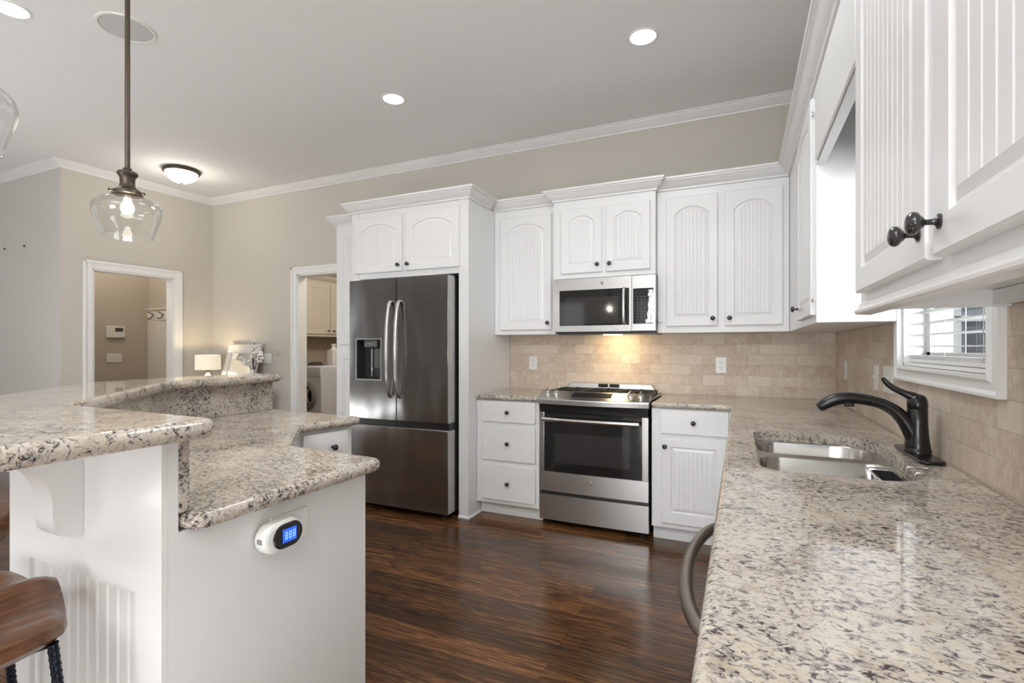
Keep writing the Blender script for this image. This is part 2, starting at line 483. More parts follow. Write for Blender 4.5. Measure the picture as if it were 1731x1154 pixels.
def smooth_path(pts, n=8):
    """Catmull-Rom through pts (tuples of any length)"""
    out = []; P = [Vector(p) for p in pts]
    for i in range(len(P) - 1):
        p0 = P[max(i - 1, 0)]; p1 = P[i]; p2 = P[i + 1]; p3 = P[min(i + 2, len(P) - 1)]
        for k in range(n):
            t = k / n
            out.append(0.5 * ((2 * p1) + (p2 - p0) * t + (2 * p0 - 5 * p1 + 4 * p2 - p3) * t * t + (3 * p1 - p0 - 3 * p2 + p3) * t ** 3))
    out.append(P[-1]); return out


def tube(bm, pts, rad, seg=12, flat=1.0, up=None, closed=False):
    """round tube along pts; rad number or list; flat squashes along the frame's second axis"""
    P = [Vector(p) for p in pts]; n = len(P); rings = []
    T0 = (P[1] - P[0]).normalized()
    ref = Vector(up) if up else (Vector((0, 0, 1)) if abs(T0.z) < 0.9 else Vector((1, 0, 0)))
    u = T0.cross(ref).normalized()
    for i in range(n):
        T = ((P[(i + 1) % n] if (closed or i < n - 1) else P[i]) - (P[i - 1] if (closed or i > 0) else P[i])).normalized()
        u = (u - T * u.dot(T)).normalized(); v = T.cross(u)
        r = rad[i] if isinstance(rad, (list, tuple)) else rad
        rings.append([bm.verts.new(P[i] + u * (r * math.cos(2 * math.pi * k / seg)) + v * (r * flat * math.sin(2 * math.pi * k / seg))) for k in range(seg)])
    for a, b in zip(rings, rings[1:]): skin(bm, a, b)
    if closed: skin(bm, rings[-1], rings[0])
    else:
        bm.faces.new(rings[0][::-1]); bm.faces.new(rings[-1])
    return bm


def frame_M(o, u, inward):
    u = Vector(u); w = Vector(inward); z = Vector((0, 0, 1))
    return Matrix(((u.x, w.x, z.x, o[0]), (u.y, w.y, z.y, o[1]), (u.z, w.z, z.z, o[2]), (0, 0, 0, 1)))


def arch_outline(x0, x1, z0, zs, rise, t, n=14):
    """outline of a panel with arched head, inset by t; zs = height where the arch springs"""
    c = (x0 + x1) / 2; a = (x1 - x0) / 2
    pts = [(x0 + t, z0 + t), (x1 - t, z0 + t)]
    if rise <= 0: pts += [(x1 - t, zs - t), (x0 + t, zs - t)]; return pts, (lambda x: zs - t)
    rad = (a * a + rise * rise) / (2 * rise); zc = zs + rise - rad
    f = lambda x: zc + math.sqrt(max((rad - t) ** 2 - (x - c) ** 2, 0))
    for k in range(n + 1):
        x = (x1 - t) - (x1 - x0 - 2 * t) * k / n
        pts.append((x, f(x)))
    return pts, f


def door_bm(w, h, rise=0.05, bead=0.032, stile=0.055, rail=0.06, head=0.055, th=0.02, panel=True):
    """raised-panel door, front at y=0, going in to y=th; rails, groove, raised field with bead grooves"""
    bm = B(); g = 0.007
    e = 0.004
    V = lambda x, y, z: bm.verts.new((x, y, z))
    back = [V(0, th, 0), V(w, th, 0), V(w, th, h), V(0, th, h)]
    mid = [V(0, e, 0), V(w, e, 0), V(w, e, h), V(0, e, h)]
    fr = [V(e, 0, e), V(w - e, 0, e), V(w - e, 0, h - e), V(e, 0, h - e)]
    skin(bm, back, mid); skin(bm, mid, fr); bm.faces.new(back[::-1])
    if not panel:
        bm.faces.new(fr); return bm
    x0, x1 = stile, w - stile; z0 = rail; zs = h - head - rise
    def rg(t, y):
        pts, f = arch_outline(x0, x1, z0, zs if rise > 0 else h - head, rise, t)
        return [V(x, y, z) for x, z in pts], pts, f
    a, _, _ = rg(0, 0)
    fill(bm, [fr, a])
    b_, _, _ = rg(0.006, g); skin(bm, a, b_)
    c_, _, _ = rg(0.010, g); skin(bm, b_, c_)
    d_, pts, f = rg(0.026, 0.0015); skin(bm, c_, d_)
    fx0, fx1 = x0 + 0.026, x1 - 0.026; fz = z0 + 0.026
    if bead and fx1 - fx0 > bead * 1.5:
        nb = max(2, round((fx1 - fx0) / bead)); p = (fx1 - fx0) / nb
        xs = [(fx0, 0.0015)]
        for k in range(1, nb):
            xb = fx0 + p * k
            xs += [(xb - 0.0035, 0.0015), (xb - 0.0012, 0.0045), (xb + 0.0012, 0.0045), (xb + 0.0035, 0.0015)]
        xs.append((fx1, 0.0015))
        for (xa, ya), (xb, yb) in zip(xs, xs[1:]):
            bm.faces.new((V(xa, ya, fz), V(xb, yb, fz), V(xb, yb, f(xb)), V(xa, ya, f(xa))))
        # back of the grooves, closes their ends
        q = [V(x, g, z) for x, z in pts]; bm.faces.new(q)
    else:
        bm.faces.new(d_)
    return bm


KNOB = [(0.0085, 0), (0.0085, 0.003), (0.0045, 0.006), (0.0042, 0.014), (0.0065, 0.0165), (0.012, 0.0185), (0.0155, 0.0225), (0.0150, 0.0275), (0.011, 0.0315), (0.005, 0.0332), (0, 0.0335)]


def knob(parent, loc, n, s=1.0, m='knob'):
    bm = B(); lathe(bm, [(r * s, z * s) for r, z in KNOB], 20, at(loc, n)); return obj('knob', bm, m, parent, angle=60)


def door(parent, o, u, inward, w, h, knob_at=None, ks=1.0, name='door', m='white', **k):
    bm = door_bm(w, h, **k); bmesh.ops.transform(bm, matrix=frame_M(o, u, inward), verts=bm.verts[:])
    d = obj(name, bm, m, parent, angle=22)
    if knob_at:
        p = Vector(o) + Vector(u) * knob_at[0] + Vector((0, 0, knob_at[1]))
        knob(d, p, -Vector(inward), ks)
    return d


XU, YI = (1, 0, 0), (0, 1, 0)        # doors on the back wall, facing -y
YU, XI = (0, -1, 0), (1, 0, 0)       # doors on the right wall, facing -x
CROWN = [(0, 0), (0.010, 0), (0.010, 0.012), (0.016, 0.017), (0.022, 0.020), (0.034, 0.031), (0.046, 0.046), (0.052, 0.054), (0.058, 0.055), (0.058, 0.063), (0.068, 0.066), (0.068, 0.080), (0, 0.080)]


def crown(parent, path, z=2.375, side=1, name='crown_moulding', m='white'):
    return obj(name, sweep(B(), path, [(o, z + h) for o, h in CROWN], side), m, parent, angle=20)

# ================================================================== SETTING
YB, XR, ZC = 4.004, 0.592, 3.03
struct('floor', bx(-9.2, 0.75, -6.8, 6.8, -0.1, 0.0), 'floor', flat=True)
struct('ceiling', bx(-9.2, 0.75, -6.8, 6.8, ZC, ZC + 0.1), 'ceil', flat=True)
LX0, LX1, LZ = -4.385, -3.52, 2.06             # laundry doorway
bm = B()
box(bm, -5.77, LX0, YB, YB + 0.11, 0, ZC); box(bm, LX0, LX1, YB, YB + 0.11, LZ, ZC); box(bm, LX1, 0.75, YB, YB + 0.11, 0, ZC)
struct('wall_back', bm, 'wall', flat=True)
WY0, WY1, WZ0, WZ1 = 1.655, 2.43, 1.20, 2.02    # kitchen window opening
bm = B()
box(bm, XR, XR + 0.14, WY1, YB, 0, ZC); box(bm, XR, XR + 0.14, -6.7, WY0, 0, ZC)
box(bm, XR, XR + 0.14, WY0, WY1, 0, WZ0); box(bm, XR, XR + 0.14, WY0, WY1, WZ1, ZC)
struct('wall_right', bm, 'wall', flat=True)
# door wall at the far left, slightly out of square with the kitchen
A0 = Vector((-5.768, YB + 0.0, 0)); A1 = Vector((-5.844, 2.55, 0))
dv = (A1 - A0).normalized(); nv = Vector((-dv.y, dv.x, 0))          # nv points into the kitchen (+x)
if nv.x < 0: nv = -nv
LEN = (A1 - A0).length


def lw(bm, s0, s1, d0, d1, z0, z1, bev=0.0):
    """box on the door wall: s along it from the back corner, d out into the kitchen"""
    t = B(); box(t, s0, s1, d0, d1, z0, z1, bev)
    Mx = Matrix(((dv.x, nv.x, 0, A0.x), (dv.y, nv.y, 0, A0.y), (0, 0, 1, 0), (0, 0, 0, 1)))
    merge(bm, t, Mx); return bm


DS0, DS1, DZ = 0.440, 1.203, 2.05
bm = B()
lw(bm, -0.12, DS0, -0.12, 0, 0, ZC); lw(bm, DS1, LEN, -0.12, 0, 0, ZC); lw(bm, DS0, DS1, -0.12, 0, DZ, ZC)
struct('wall_left', bm, 'wall', flat=True)
struct('wall_living', bx(-9.1, -5.846, 2.55, 2.66, 0, ZC), 'wallgrey', flat=True)
# living-room walls with windows added for fill lamps (behind and left of the camera)
bm = B()
for a, b, z0, z1 in ((-9.1, -5.85, 0, ZC), (-3.95, -2.55, 0, ZC), (-0.65, 0.75, 0, ZC), (-5.85, -3.95, 0, .5), (-5.85, -3.95, 2.6, ZC), (-2.55, -.65, 0, .5), (-2.55, -.65, 2.6, ZC)):
    box(bm, a, b, -6.6, -6.45, z0, z1)
struct('wall_rear', bm, 'wallgrey', flat=True)
bm = B()
for a, b, z0, z1 in ((1.55, 2.66, 0, ZC), (-1.65, -0.35, 0, ZC), (-6.6, -3.55, 0, ZC), (-.35, 1.55, 0, .5), (-.35, 1.55, 2.6, ZC), (-3.55, -1.65, 0, .5), (-3.55, -1.65, 2.6, ZC)):
    box(bm, -9.1, -8.95, a, b, z0, z1)
struct('wall_far_left', bm, 'wallgrey', flat=True)
n = 2
for kind, c in (('r', -4.9), ('r', -1.6), ('l', 0.6), ('l', -2.6)):  # unseen window frames, added around the fill lamps
    bm = B()
    def wb(a0, a1, z0, z1, t=0.03):
        if kind == 'r': box(bm, c + a0, c + a1, -6.55, -6.55 + t + 0.02, z0, z1)
        else: box(bm, -9.05, -9.05 + t + 0.02, c + a0, c + a1, z0, z1)
    for s in (-0.945, 0.885): wb(s, s + 0.06, .505, 2.595)
    wb(-.945, .945, .505, .565); wb(-.945, .945, 2.535, 2.595); wb(-.945, .945, 1.53, 1.57); wb(-.02, .02, .505, 2.595)
    struct('window_%d' % n, bm, 'trim', flat=True); n += 1
# hall behind the door wall, laundry behind the back wall
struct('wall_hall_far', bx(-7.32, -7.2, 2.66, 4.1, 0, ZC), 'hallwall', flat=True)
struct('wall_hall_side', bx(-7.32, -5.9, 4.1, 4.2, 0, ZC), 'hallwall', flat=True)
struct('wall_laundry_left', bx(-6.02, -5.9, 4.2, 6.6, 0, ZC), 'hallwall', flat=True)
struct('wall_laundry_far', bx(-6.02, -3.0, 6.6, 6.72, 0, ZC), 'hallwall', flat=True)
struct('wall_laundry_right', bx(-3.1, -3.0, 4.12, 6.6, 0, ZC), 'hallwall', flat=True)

# crown on the ceiling
CEILCROWN = [(0, ZC - 0.060), (0.008, ZC - 0.060), (0.010, ZC - 0.052), (0.020, ZC - 0.048), (0.040, ZC - 0.036), (0.062, ZC - 0.020), (0.070, ZC - 0.017), (0.070, ZC - 0.010), (0.085, ZC - 0.008), (0.085, ZC - 0.0005), (0, ZC - 0.0005)]
a1 = (A1.x - 0.0, A1.y)
struct('trim_1', sweep(B(), [(XR, -6.44), (XR, YB), (A0.x, YB), a1, (-8.95, 2.55)], CEILCROWN, side=-1), 'trim', angle=20)
BASE = [(0, 0), (0.016, 0), (0.016, 0.09), (0.010, 0.105), (0.006, 0.115), (0, 0.115)]
p = A0 + dv * (DS0 - 0.085); q = A0 + dv * (DS1 + 0.085)
struct('baseboard_left', sweep(B(), [(LX0 - 0.09, YB), (A0.x, YB), (p.x, p.y)], BASE, side=-1), 'trim', angle=20)
struct('baseboard_living', sweep(B(), [(q.x, q.y), (A1.x, A1.y), (-8.95, 2.55)], BASE, side=-1), 'trim', angle=20)
# door casings and jambs
bm = B()
for s in (DS0 - 0.08, DS1):
    lw(bm, s, s + 0.08, 0, 0.012, 0, DZ + 0.08, 0.004); lw(bm, s + (0.0 if s < 1 else 0.055), s + (0.025 if s < 1 else 0.08), 0.012, 0.020, 0, DZ + 0.08, 0.004)
lw(bm, DS0, DS1, 0, 0.012, DZ, DZ + 0.08, 0.003); lw(bm, DS0 - 0.08, DS1 + 0.08, 0.012, 0.020, DZ + 0.055, DZ + 0.08, 0.004)
lw(bm, DS0, DS0 + 0.015, -0.125, 0.002, 0, DZ); lw(bm, DS1 - 0.015, DS1, -0.125, 0.002, 0, DZ); lw(bm, DS0, DS1, -0.125, 0.002, DZ - 0.015, DZ)
struct('door_1', bm, 'trim', angle=20)
bm = B()
for x in (LX0 - 0.082, LX1):
    box(bm, x, x + 0.082, YB - 0.012, YB, 0, LZ + 0.08, 0.004)
    xo = x if x < -4 else x + 0.057
    box(bm, xo, xo + 0.025, YB - 0.020, YB - 0.012, 0, LZ + 0.08, 0.004)
box(bm, LX0, LX1, YB - 0.012, YB, LZ, LZ + 0.08, 0.003); box(bm, LX0 - 0.082, LX1 + 0.082, YB - 0.020, YB - 0.012, LZ + 0.055, LZ + 0.08, 0.004)
box(bm, LX0, LX0 + 0.015, YB - 0.002, YB + 0.115, 0, LZ); box(bm, LX1 - 0.015, LX1, YB - 0.002, YB + 0.115, 0, LZ); box(bm, LX0, LX1, YB - 0.002, YB + 0.115, LZ - 0.015, LZ)
struct('door_2', bm, 'trim', angle=20)
bm = B()
box(bm, -7.2, -7.175, 3.30, 3.452, 0, 2.10, 0.004)
struct('door_3', bm, 'trim')                               # edge of a door and casing on the hall's far wall

# tiled backsplash on both kitchen walls
struct('wall_tile_back', bx(-1.834, XR - 0.010, YB - 0.010, YB, 0.88, 1.70), 'tileb', flat=True)
bm = B()
box(bm, XR - 0.010, XR, 2.505, YB, 0.88, 1.42); box(bm, XR - 0.010, XR, 1.598, 2.505, 0.88, 1.147); box(bm, XR - 0.010, XR, 0.1, 1.598, 0.88, 1.42)
struct('wall_tile_right', bm, 'tiler', flat=True)

# kitchen window: casing, jambs, sash, glass
win = struct('window_1', bx(XR + 0.060, XR + 0.085, WY0, WY0 + 0.045, WZ0, WZ1), 'trim')
bm = B()
CAS = [(0, 0), (0.0, 0.020), (0.012, 0.022), (0.020, 0.014), (0.042, 0.012), (0.052, 0.018), (0.060, 0.018), (0.060, 0)]
# picture-frame casing: swept in the wall plane, profile (distance from opening, out of wall)
yy0, yy1, zz0, zz1 = WY0 - 0.005, WY1 + 0.005, WZ0 - 0.003, WZ1 + 0.005
rings = []
for (y, z, sy, sz) in ((yy0, zz1, -1, 1), (yy0, zz0, -1, -1), (yy1, zz0, 1, -1), (yy1, zz1, 1, 1)):
    rings.append([bm.verts.new((XR - 0.010 - o, y + sy * d, z + sz * d * (0.92 if sz < 0 else 1))) for d, o in CAS])
for a, b in zip(rings, rings[1:]): skin(bm, a, b)
skin(bm, rings[-1], rings[0])
box(bm, XR - 0.012, XR + 0.06, WY0 - 0.001, WY0 + 0.010, WZ0, WZ1); box(bm, XR - 0.012, XR + 0.06, WY1 - 0.010, WY1 + 0.001, WZ0, WZ1)
box(bm, XR - 0.012, XR + 0.06, WY0, WY1, WZ0 - 0.001, WZ0 + 0.010)
obj('window_casing', bm, 'trim', win, angle=20)
bm = B()
box(bm, XR + 0.060, XR + 0.085, WY1 - 0.045, WY1, WZ0, WZ1); box(bm, XR + 0.060, XR + 0.085, WY0, WY1, WZ0, WZ0 + 0.05); box(bm, XR + 0.060, XR + 0.085, WY0, WY1, WZ1 - 0.04, WZ1)
box(bm, XR + 0.062, XR + 0.083, WY0, WY1, 1.60, 1.64)
obj('window_sash', bm, 'trim', win)
obj('window_glass', bx(XR + 0.070, XR + 0.074, WY0 + 0.045, WY1 - 0.045, WZ0 + 0.05, WZ1 - 0.04), 'pane', win, flat=True)

# what stands outside the kitchen window
tag(obj('lawn', bx(0.76, 14, -6, 14, -0.6, -0.5), 'grass', None, flat=True), 'green lawn outside the kitchen window', 'lawn', kind='structure')
t = thing('neighbour_house', 'pale brick house seen outside through the kitchen window blinds', 'house', (4.5, 8.0, -0.5))
obj('wall', bx(1.35, 9.5, 7.0, 11, -0.5, 3.2), 'brick', t, flat=True)
bm = B(); box(bm, 2.15, 2.95, 6.95, 6.9995, 0.9, 2.2); obj('window', bm, 'outdark', t)
bm = B()
for x in (2.10, 2.52, 2.94): box(bm, x, x + 0.06, 6.92, 6.9495, 0.87, 2.23)
for z in (0.87, 1.55, 2.17): box(bm, 2.10, 3.0, 6.92, 6.9495, z, z + 0.06)
obj('window_frame', bm, 'outwhite', t)
solo('porch_post', bx(0.98, 1.10, 3.62, 3.74, -0.5, 3.0, 0.01), 'outwhite', 'white square porch post just outside the kitchen window', 'post', (1.04, 3.68, -0.5))

# ================================================================== CABINETS ON THE BACK WALL
PF = 3.258
t = thing('refrigerator_cabinet', 'tall white cabinet surround with two arched doors above the refrigerator', 'cabinet', (-2.39, 3.6, 0))
obj('side_panel', bx(-1.921, -1.837, PF, 4.0, 0, 2.375, 0.002), 'white', t)
obj('side_panel', bx(-2.945, -2.872, PF, 4.0, 0, 2.375, 0.002), 'white', t)
obj('body', bx(-2.871, -1.922, PF + 0.001, 4.0, 1.826, 2.374, 0.002), 'white', t)
door(t, (-2.908, PF - 0.020, 1.873), XU, YI, 0.477, 0.449, (0.452, 0.048), rise=0.062, bead=0.027, head=0.060, rail=0.060)
door(t, (-2.397, PF - 0.020, 1.873), XU, YI, 0.487, 0.449, (0.030, 0.048), rise=0.062, bead=0, head=0.060, rail=0.060)
crown(t, [(-1.837, 3.60), (-1.837, PF), (-2.945, PF), (-2.945, 3.51)], side=-1)
obj('base_molding', sweep(B(), [(-1.837, 3.455), (-1.837, PF), (-1.921, PF)], [(0, 0), (0.012, 0), (0.011, 0.008), (0.006, 0.014), (0, 0.016)], -1), 'white', t, angle=20)

PY = 3.52
t = thing('pantry_cabinet', 'tall narrow white pantry cabinet left of the refrigerator, beside the laundry doorway', 'cabinet', (-3.16, 3.8, 0))
obj('body', bx(-3.365, -2.947, PY, 4.0, 0, 2.375, 0.002), 'white', t)
door(t, (-3.325, PY - 0.02, 1.295), XU, YI, 0.36, 1.03, (0.33, 0.06), rise=0.05, stile=0.05)
door(t, (-3.325, PY - 0.02, 0.12), XU, YI, 0.36, 1.10, (0.33, 1.03), rise=0.0, stile=0.05)
crown(t, [(-2.947, PY), (-3.365, PY), (-3.365, 4.0)], side=-1)

UF, UZ = 3.694, 1.372
t = thing('upper_cabinet', 'white single-door wall cabinet between the tall refrigerator panel and the microwave', 'cabinet', (-1.57, 3.85, UZ))
obj('body', bx(-1.835, -1.304, UF, 3.992, UZ, 2.374, 0.002), 'white', t)
door(t, (-1.780, UF - 0.020, 1.408), XU, YI, 0.443, 0.904, (0.416, 0.053), rise=0.062, bead=0.030, stile=0.058, head=0.06)
crown(t, [(-1.304, UF), (-1.835, UF)], side=-1)

MF = 3.634
t = thing('upper_cabinet', 'short white two-door wall cabinet directly above the microwave', 'cabinet', (-0.92, 3.8, 1.786))
obj('body', bx(-1.302, -0.545, MF, 3.992, 1.786, 2.374, 0.002), 'white', t)
door(t, (-1.240, MF - 0.020, 1.823), XU, YI, 0.315, 0.482, (0.285, 0.055), rise=0.055, bead=0.024, stile=0.058, head=0.055)
door(t, (-0.895, MF - 0.020, 1.823), XU, YI, 0.315, 0.482, (0.030, 0.055), rise=0.055, bead=0.024, stile=0.058, head=0.055)
crown(t, [(-0.545, 3.70), (-0.545, MF), (-1.302, MF), (-1.302, 3.70)], side=-1)

t = thing('upper_cabinet', 'white two-door wall cabinet right of the microwave, running to the corner', 'cabinet', (-0.13, 3.85, UZ))
obj('body', bx(-0.543, 0.286, UF, 3.992, UZ, 2.374, 0.002), 'white', t)
door(t, (-0.478, UF - 0.020, 1.417), XU, YI, 0.336, 0.902, (0.306, 0.050), rise=0.055, bead=0.023, stile=0.056, head=0.07)
door(t, (-0.098, UF - 0.020, 1.417), XU, YI, 0.346, 0.902, (0.030, 0.050), rise=0.055, bead=0.023, stile=0.056, head=0.07)
crown(t, [(0.288, UF), (-0.543, UF)], side=-1)
bm = B(); box(bm, -0.534, -0.512, UF - 0.014, UF, 1.44, 1.475, 0.003); box(bm, -0.530, -0.506, UF - 0.024, UF - 0.010, 1.447, 1.468, 0.004)
obj('child_latch', bm, 'plate', t)

# ================================================================== CABINETS ON THE RIGHT WALL
RF = 0.288
t = thing('upper_cabinet', 'white one-door wall cabinet in the far corner, its bright end panel facing the window', 'cabinet', (0.44, 3.0, UZ))
obj('body', bx(RF, 0.581, 2.44, 3.99, UZ, 2.374, 0.002), 'white', t)
d = door(t, (RF - 0.020, 3.005, 1.405), YU, XI, 0.545, 0.915, (0.045, 0.06), rise=0.055, bead=0.034, stile=0.056)
for z in (1.47, 2.25):
    obj('hinge', lathe(B(), [(0.004, -0.011), (0.004, 0.011)], 10, at((RF - 0.012, 2.454, z))), 'chrome', d)
crown(t, [(RF, UF), (RF, 2.44)], side=1)

t = thing('window_valance', 'white valance board with raised panel bridging the two wall cabinets over the sink window', 'valance', (0.31, 2.0, 2.03))
obj('board', bx(RF, 0.322, 1.583, 2.438, 2.03, 2.374, 0.002), 'white', t)
obj('raised_panel', bx(RF - 0.010, RF, 1.60, 2.40, 2.034, 2.315, 0.006, 3), 'white', t)
obj('top_board', bx(0.3225, 0.59, 1.583, 2.438, 2.35, 2.374), 'white', t)
crown(t, [(RF, 2.438), (RF, 1.583)], side=1)

t = thing('upper_cabinet', 'large white two-door wall cabinet close at upper right, with two black oval knobs', 'cabinet', (0.44, 1.0, 1.365))
bm = B()
box(bm, RF, 0.312, 0.40, 1.581, 1.365, 2.374, 0.002)                     # face frame
box(bm, 0.3125, 0.581, 1.560, 1.581, 1.365, 2.374, 0.001); box(bm, 0.3125, 0.581, 0.40, 0.42, 1.365, 2.374, 0.001)
box(bm, 0.3125, 0.581, 0.4205, 1.5595, 1.405, 1.425); box(bm, 0.3125, 0.581, 0.4205, 1.5595, 2.355, 2.374); box(bm, 0.570, 0.581, 0.4205, 1.5595, 1.4255, 2.3545)
box(bm, 0.545, 0.5695, 0.4205, 1.5595, 1.368, 1.4045, 0.002)
obj('body', bm, 'white', t)
door(t, (RF - 0.022, 1.530, 1.405), YU, XI, 0.535, 0.915, None, rise=0.06, bead=0.034, stile=0.065, rail=0.055, th=0.022)
door(t, (RF - 0.022, 0.963, 1.405), YU, XI, 0.535, 0.915, None, rise=0.06, bead=0.040, stile=0.065, rail=0.055, th=0.022)
OVAL = [(0.0115, 0), (0.0115, 0.0025), (0.006, 0.005), (0.0045, 0.008), (0.0042, 0.017), (0.006, 0.019), (0.0085, 0.0205), (0.0095, 0.022), (0.0105, 0.0235), (0.0155, 0.027), (0.0172, 0.0315), (0.0162, 0.036), (0.0125, 0.0395), (0.007, 0.0415), (0, 0.042)]
for ch, y in zip([c for c in t.children if c.name.startswith('door')], (1.028, 0.931)):
    bm = B(); lathe(bm, [(r, z) for r, z in OVAL], 28, at((RF - 0.022, y, 1.452), (-1, 0, 0)))
    obj('knob', bm, 'knob', ch, angle=60)
crown(t, [(RF, 1.581), (RF, 0.40)], side=1)
RAIL = [(0.0, 1.354), (0.009, 1.354), (0.013, 1.357), (0.014, 1.362), (0.011, 1.367), (0.005, 1.370), (0.003, 1.380), (0, 1.384)]
obj('light_rail', sweep(B(), [(RF, 1.590), (RF, 0.40)], RAIL + [(-0.02, 1.388 - 0.024), (-0.02, 1.352)], side=1), 'white', t, angle=25)

# ================================================================== BASE CABINETS
BF = 3.385


def drawer(parent, x0, x1, z0, z1, face, name='drawer', kx=None):
    d = obj(name, bx(x0, x1, face - 0.020, face - 0.0005, z0, z1, 0.004), 'white', parent)
    knob(d, ((x0 + x1) / 2 if kx is None else kx, face - 0.020, (z0 + z1) / 2), (0, -1, 0)); return d


t = thing('base_cabinet', 'white three-drawer base cabinet between the refrigerator panel and the range', 'cabinet', (-1.58, 3.7, 0))
bm = B(); box(bm, -1.8345, -1.3245, BF, 3.99, 0.1, 0.874, 0.002); box(bm, -1.8345, -1.3245, 3.462, 3.99, 0.0, 0.0995)
box(bm, -1.8345, -1.3245, 3.452, 3.4615, 0, 0.03, 0.003)
obj('body', bm, 'white', t)
for z0, z1 in ((0.713, 0.866), (0.427, 0.690), (0.132, 0.392)): drawer(t, -1.780, -1.350, z0, z1, BF)
t = thing('base_cabinet', 'white base cabinet with one drawer and one beadboard door, right of the range', 'cabinet', (-0.3, 3.7, 0))
bm = B(); box(bm, -0.532, -0.030, BF, 3.99, 0.1, 0.874, 0.002); box(bm, -0.532, -0.030, 3.462, 3.99, 0, 0.0995); box(bm, -0.532, -0.030, 3.452, 3.4615, 0, 0.03, 0.003)
obj('body', bm, 'white', t)
drawer(t, -0.474, -0.068, 0.712, 0.868, BF)
door(t, (-0.467, BF - 0.020, 0.133), XU, YI, 0.385, 0.545, (0.022, 0.498), rise=0, bead=0.026, stile=0.056, head=0.048, rail=0.075)
t = thing('sink_base_cabinet', 'white sink base cabinet under the granite counter along the window wall', 'cabinet', (0.3, 2.4, 0))
bm = B(); box(bm, -0.022, 0.0, 1.475, 3.384, 0.1, 0.874, 0.002); box(bm, 0.0005, 0.585, 1.475, 1.495, 0.1, 0.874); box(bm, 0.0005, 0.585, 2.45, 3.99, 0.1, 0.874); box(bm, 0.05, 0.585, 1.475, 3.384, 0, 0.0995); box(bm, 0.0005, 0.585, 1.4955, 2.4495, 0.1, 0.12)
obj('body', bm, 'white', t)
for y in (2.39, 1.93): door(t, (-0.042, y, 0.133), YU, XI, 0.43, 0.70, (0.40 if y > 2 else 0.03, 0.36), rise=0, bead=0.032)
t = thing('dishwasher', 'dishwasher under the near granite counter, its bowed steel handle showing past the edge', 'dishwasher', (0.2, 1.17, 0))
obj('body', bx(0.0, 0.58, 0.872, 1.468, 0.1, 0.872), 'fridgecase', t)
obj('door', bx(-0.035, -0.001, 0.874, 1.466, 0.11, 0.868, 0.006), 'dwhandle', t)
obj('kick_plate', bx(0.05, 0.58, 0.872, 1.468, 0.0, 0.099), 'black', t)
pts = smooth_path([(-0.034, 0.892, 0.79), (-0.060, 0.905, 0.79), (-0.082, 0.96, 0.79), (-0.100, 1.06, 0.79), (-0.106, 1.17, 0.79), (-0.100, 1.28, 0.79), (-0.082, 1.38, 0.79), (-0.060, 1.435, 0.79), (-0.034, 1.448, 0.79)], 6)
obj('handle', tube(B(), pts, 0.0135, 16), 'dwhandle', t, angle=60)
t = thing('base_cabinet', 'white base cabinet under the near end of the sink counter', 'cabinet', (0.28, 0.5, 0))
bm = B(); box(bm, -0.022, 0.585, 0.13, 0.866, 0.1, 0.874, 0.002); box(bm, 0.05, 0.585, 0.13, 0.866, 0, 0.0995); obj('body', bm, 'white', t)
d = obj('drawer', bx(-0.042, -0.0225, 0.18, 0.82, 0.713, 0.866, 0.004), 'white', t); knob(d, (-0.042, 0.5, 0.79), (-1, 0, 0))
door(t, (-0.042, 0.815, 0.133), YU, XI, 0.63, 0.55, (0.03, 0.5), rise=0, bead=0.034)

# ================================================================== COUNTERTOPS
CZ0, CZ = 0.8755, 0.914
SINKCUT = round_poly([(0.048, 1.622), (0.462, 1.622), (0.462, 2.382), (0.048, 2.382)], [0.085, 0.13, 0.15, 0.075], 8)
L = round_poly([(-0.533, 3.357), (-0.05, 3.357), (-0.05, 0.10), (0.581, 0.10), (0.581, 3.993), (-0.533, 3.993)], [0.019, 0.019, 0.03, 0.019, 0.019, 0.019], 5)
solo('sink_countertop', slab(B(), L, CZ0, CZ, 0.016, SINKCUT), 'granite', 'long speckled granite countertop running from the range around the corner past the sink', 'countertop', (0.27, 2, CZ0), angle=30)
solo('range_side_countertop', slab(B(), round_poly([(-1.834, 3.357), (-1.322, 3.357), (-1.322, 3.993), (-1.834, 3.993)], 0.019, 3), CZ0, CZ, 0.016), 'granite', 'short granite countertop over the three drawers left of the range', 'countertop', (-1.58, 3.67, CZ0), angle=30)

# ================================================================== REFRIGERATOR
def plate_hole(bm, x0, x1, z0, z1, h, y0, y1):
    """upright plate facing -y with a rectangular hole h=(x0,x1,z0,z1)"""
    def q(a, b, c, d, y): return [bm.verts.new((x, y, z)) for x, z in ((a, c), (b, c), (b, d), (a, d))]
    of, ob = q(x0, x1, z0, z1, y0), q(x0, x1, z0, z1, y1); hf, hb = q(*h, y0), q(*h, y1)
    skin(bm, of, ob); skin(bm, hf, hb); skin(bm, of, hf); skin(bm, ob, hb); return bm


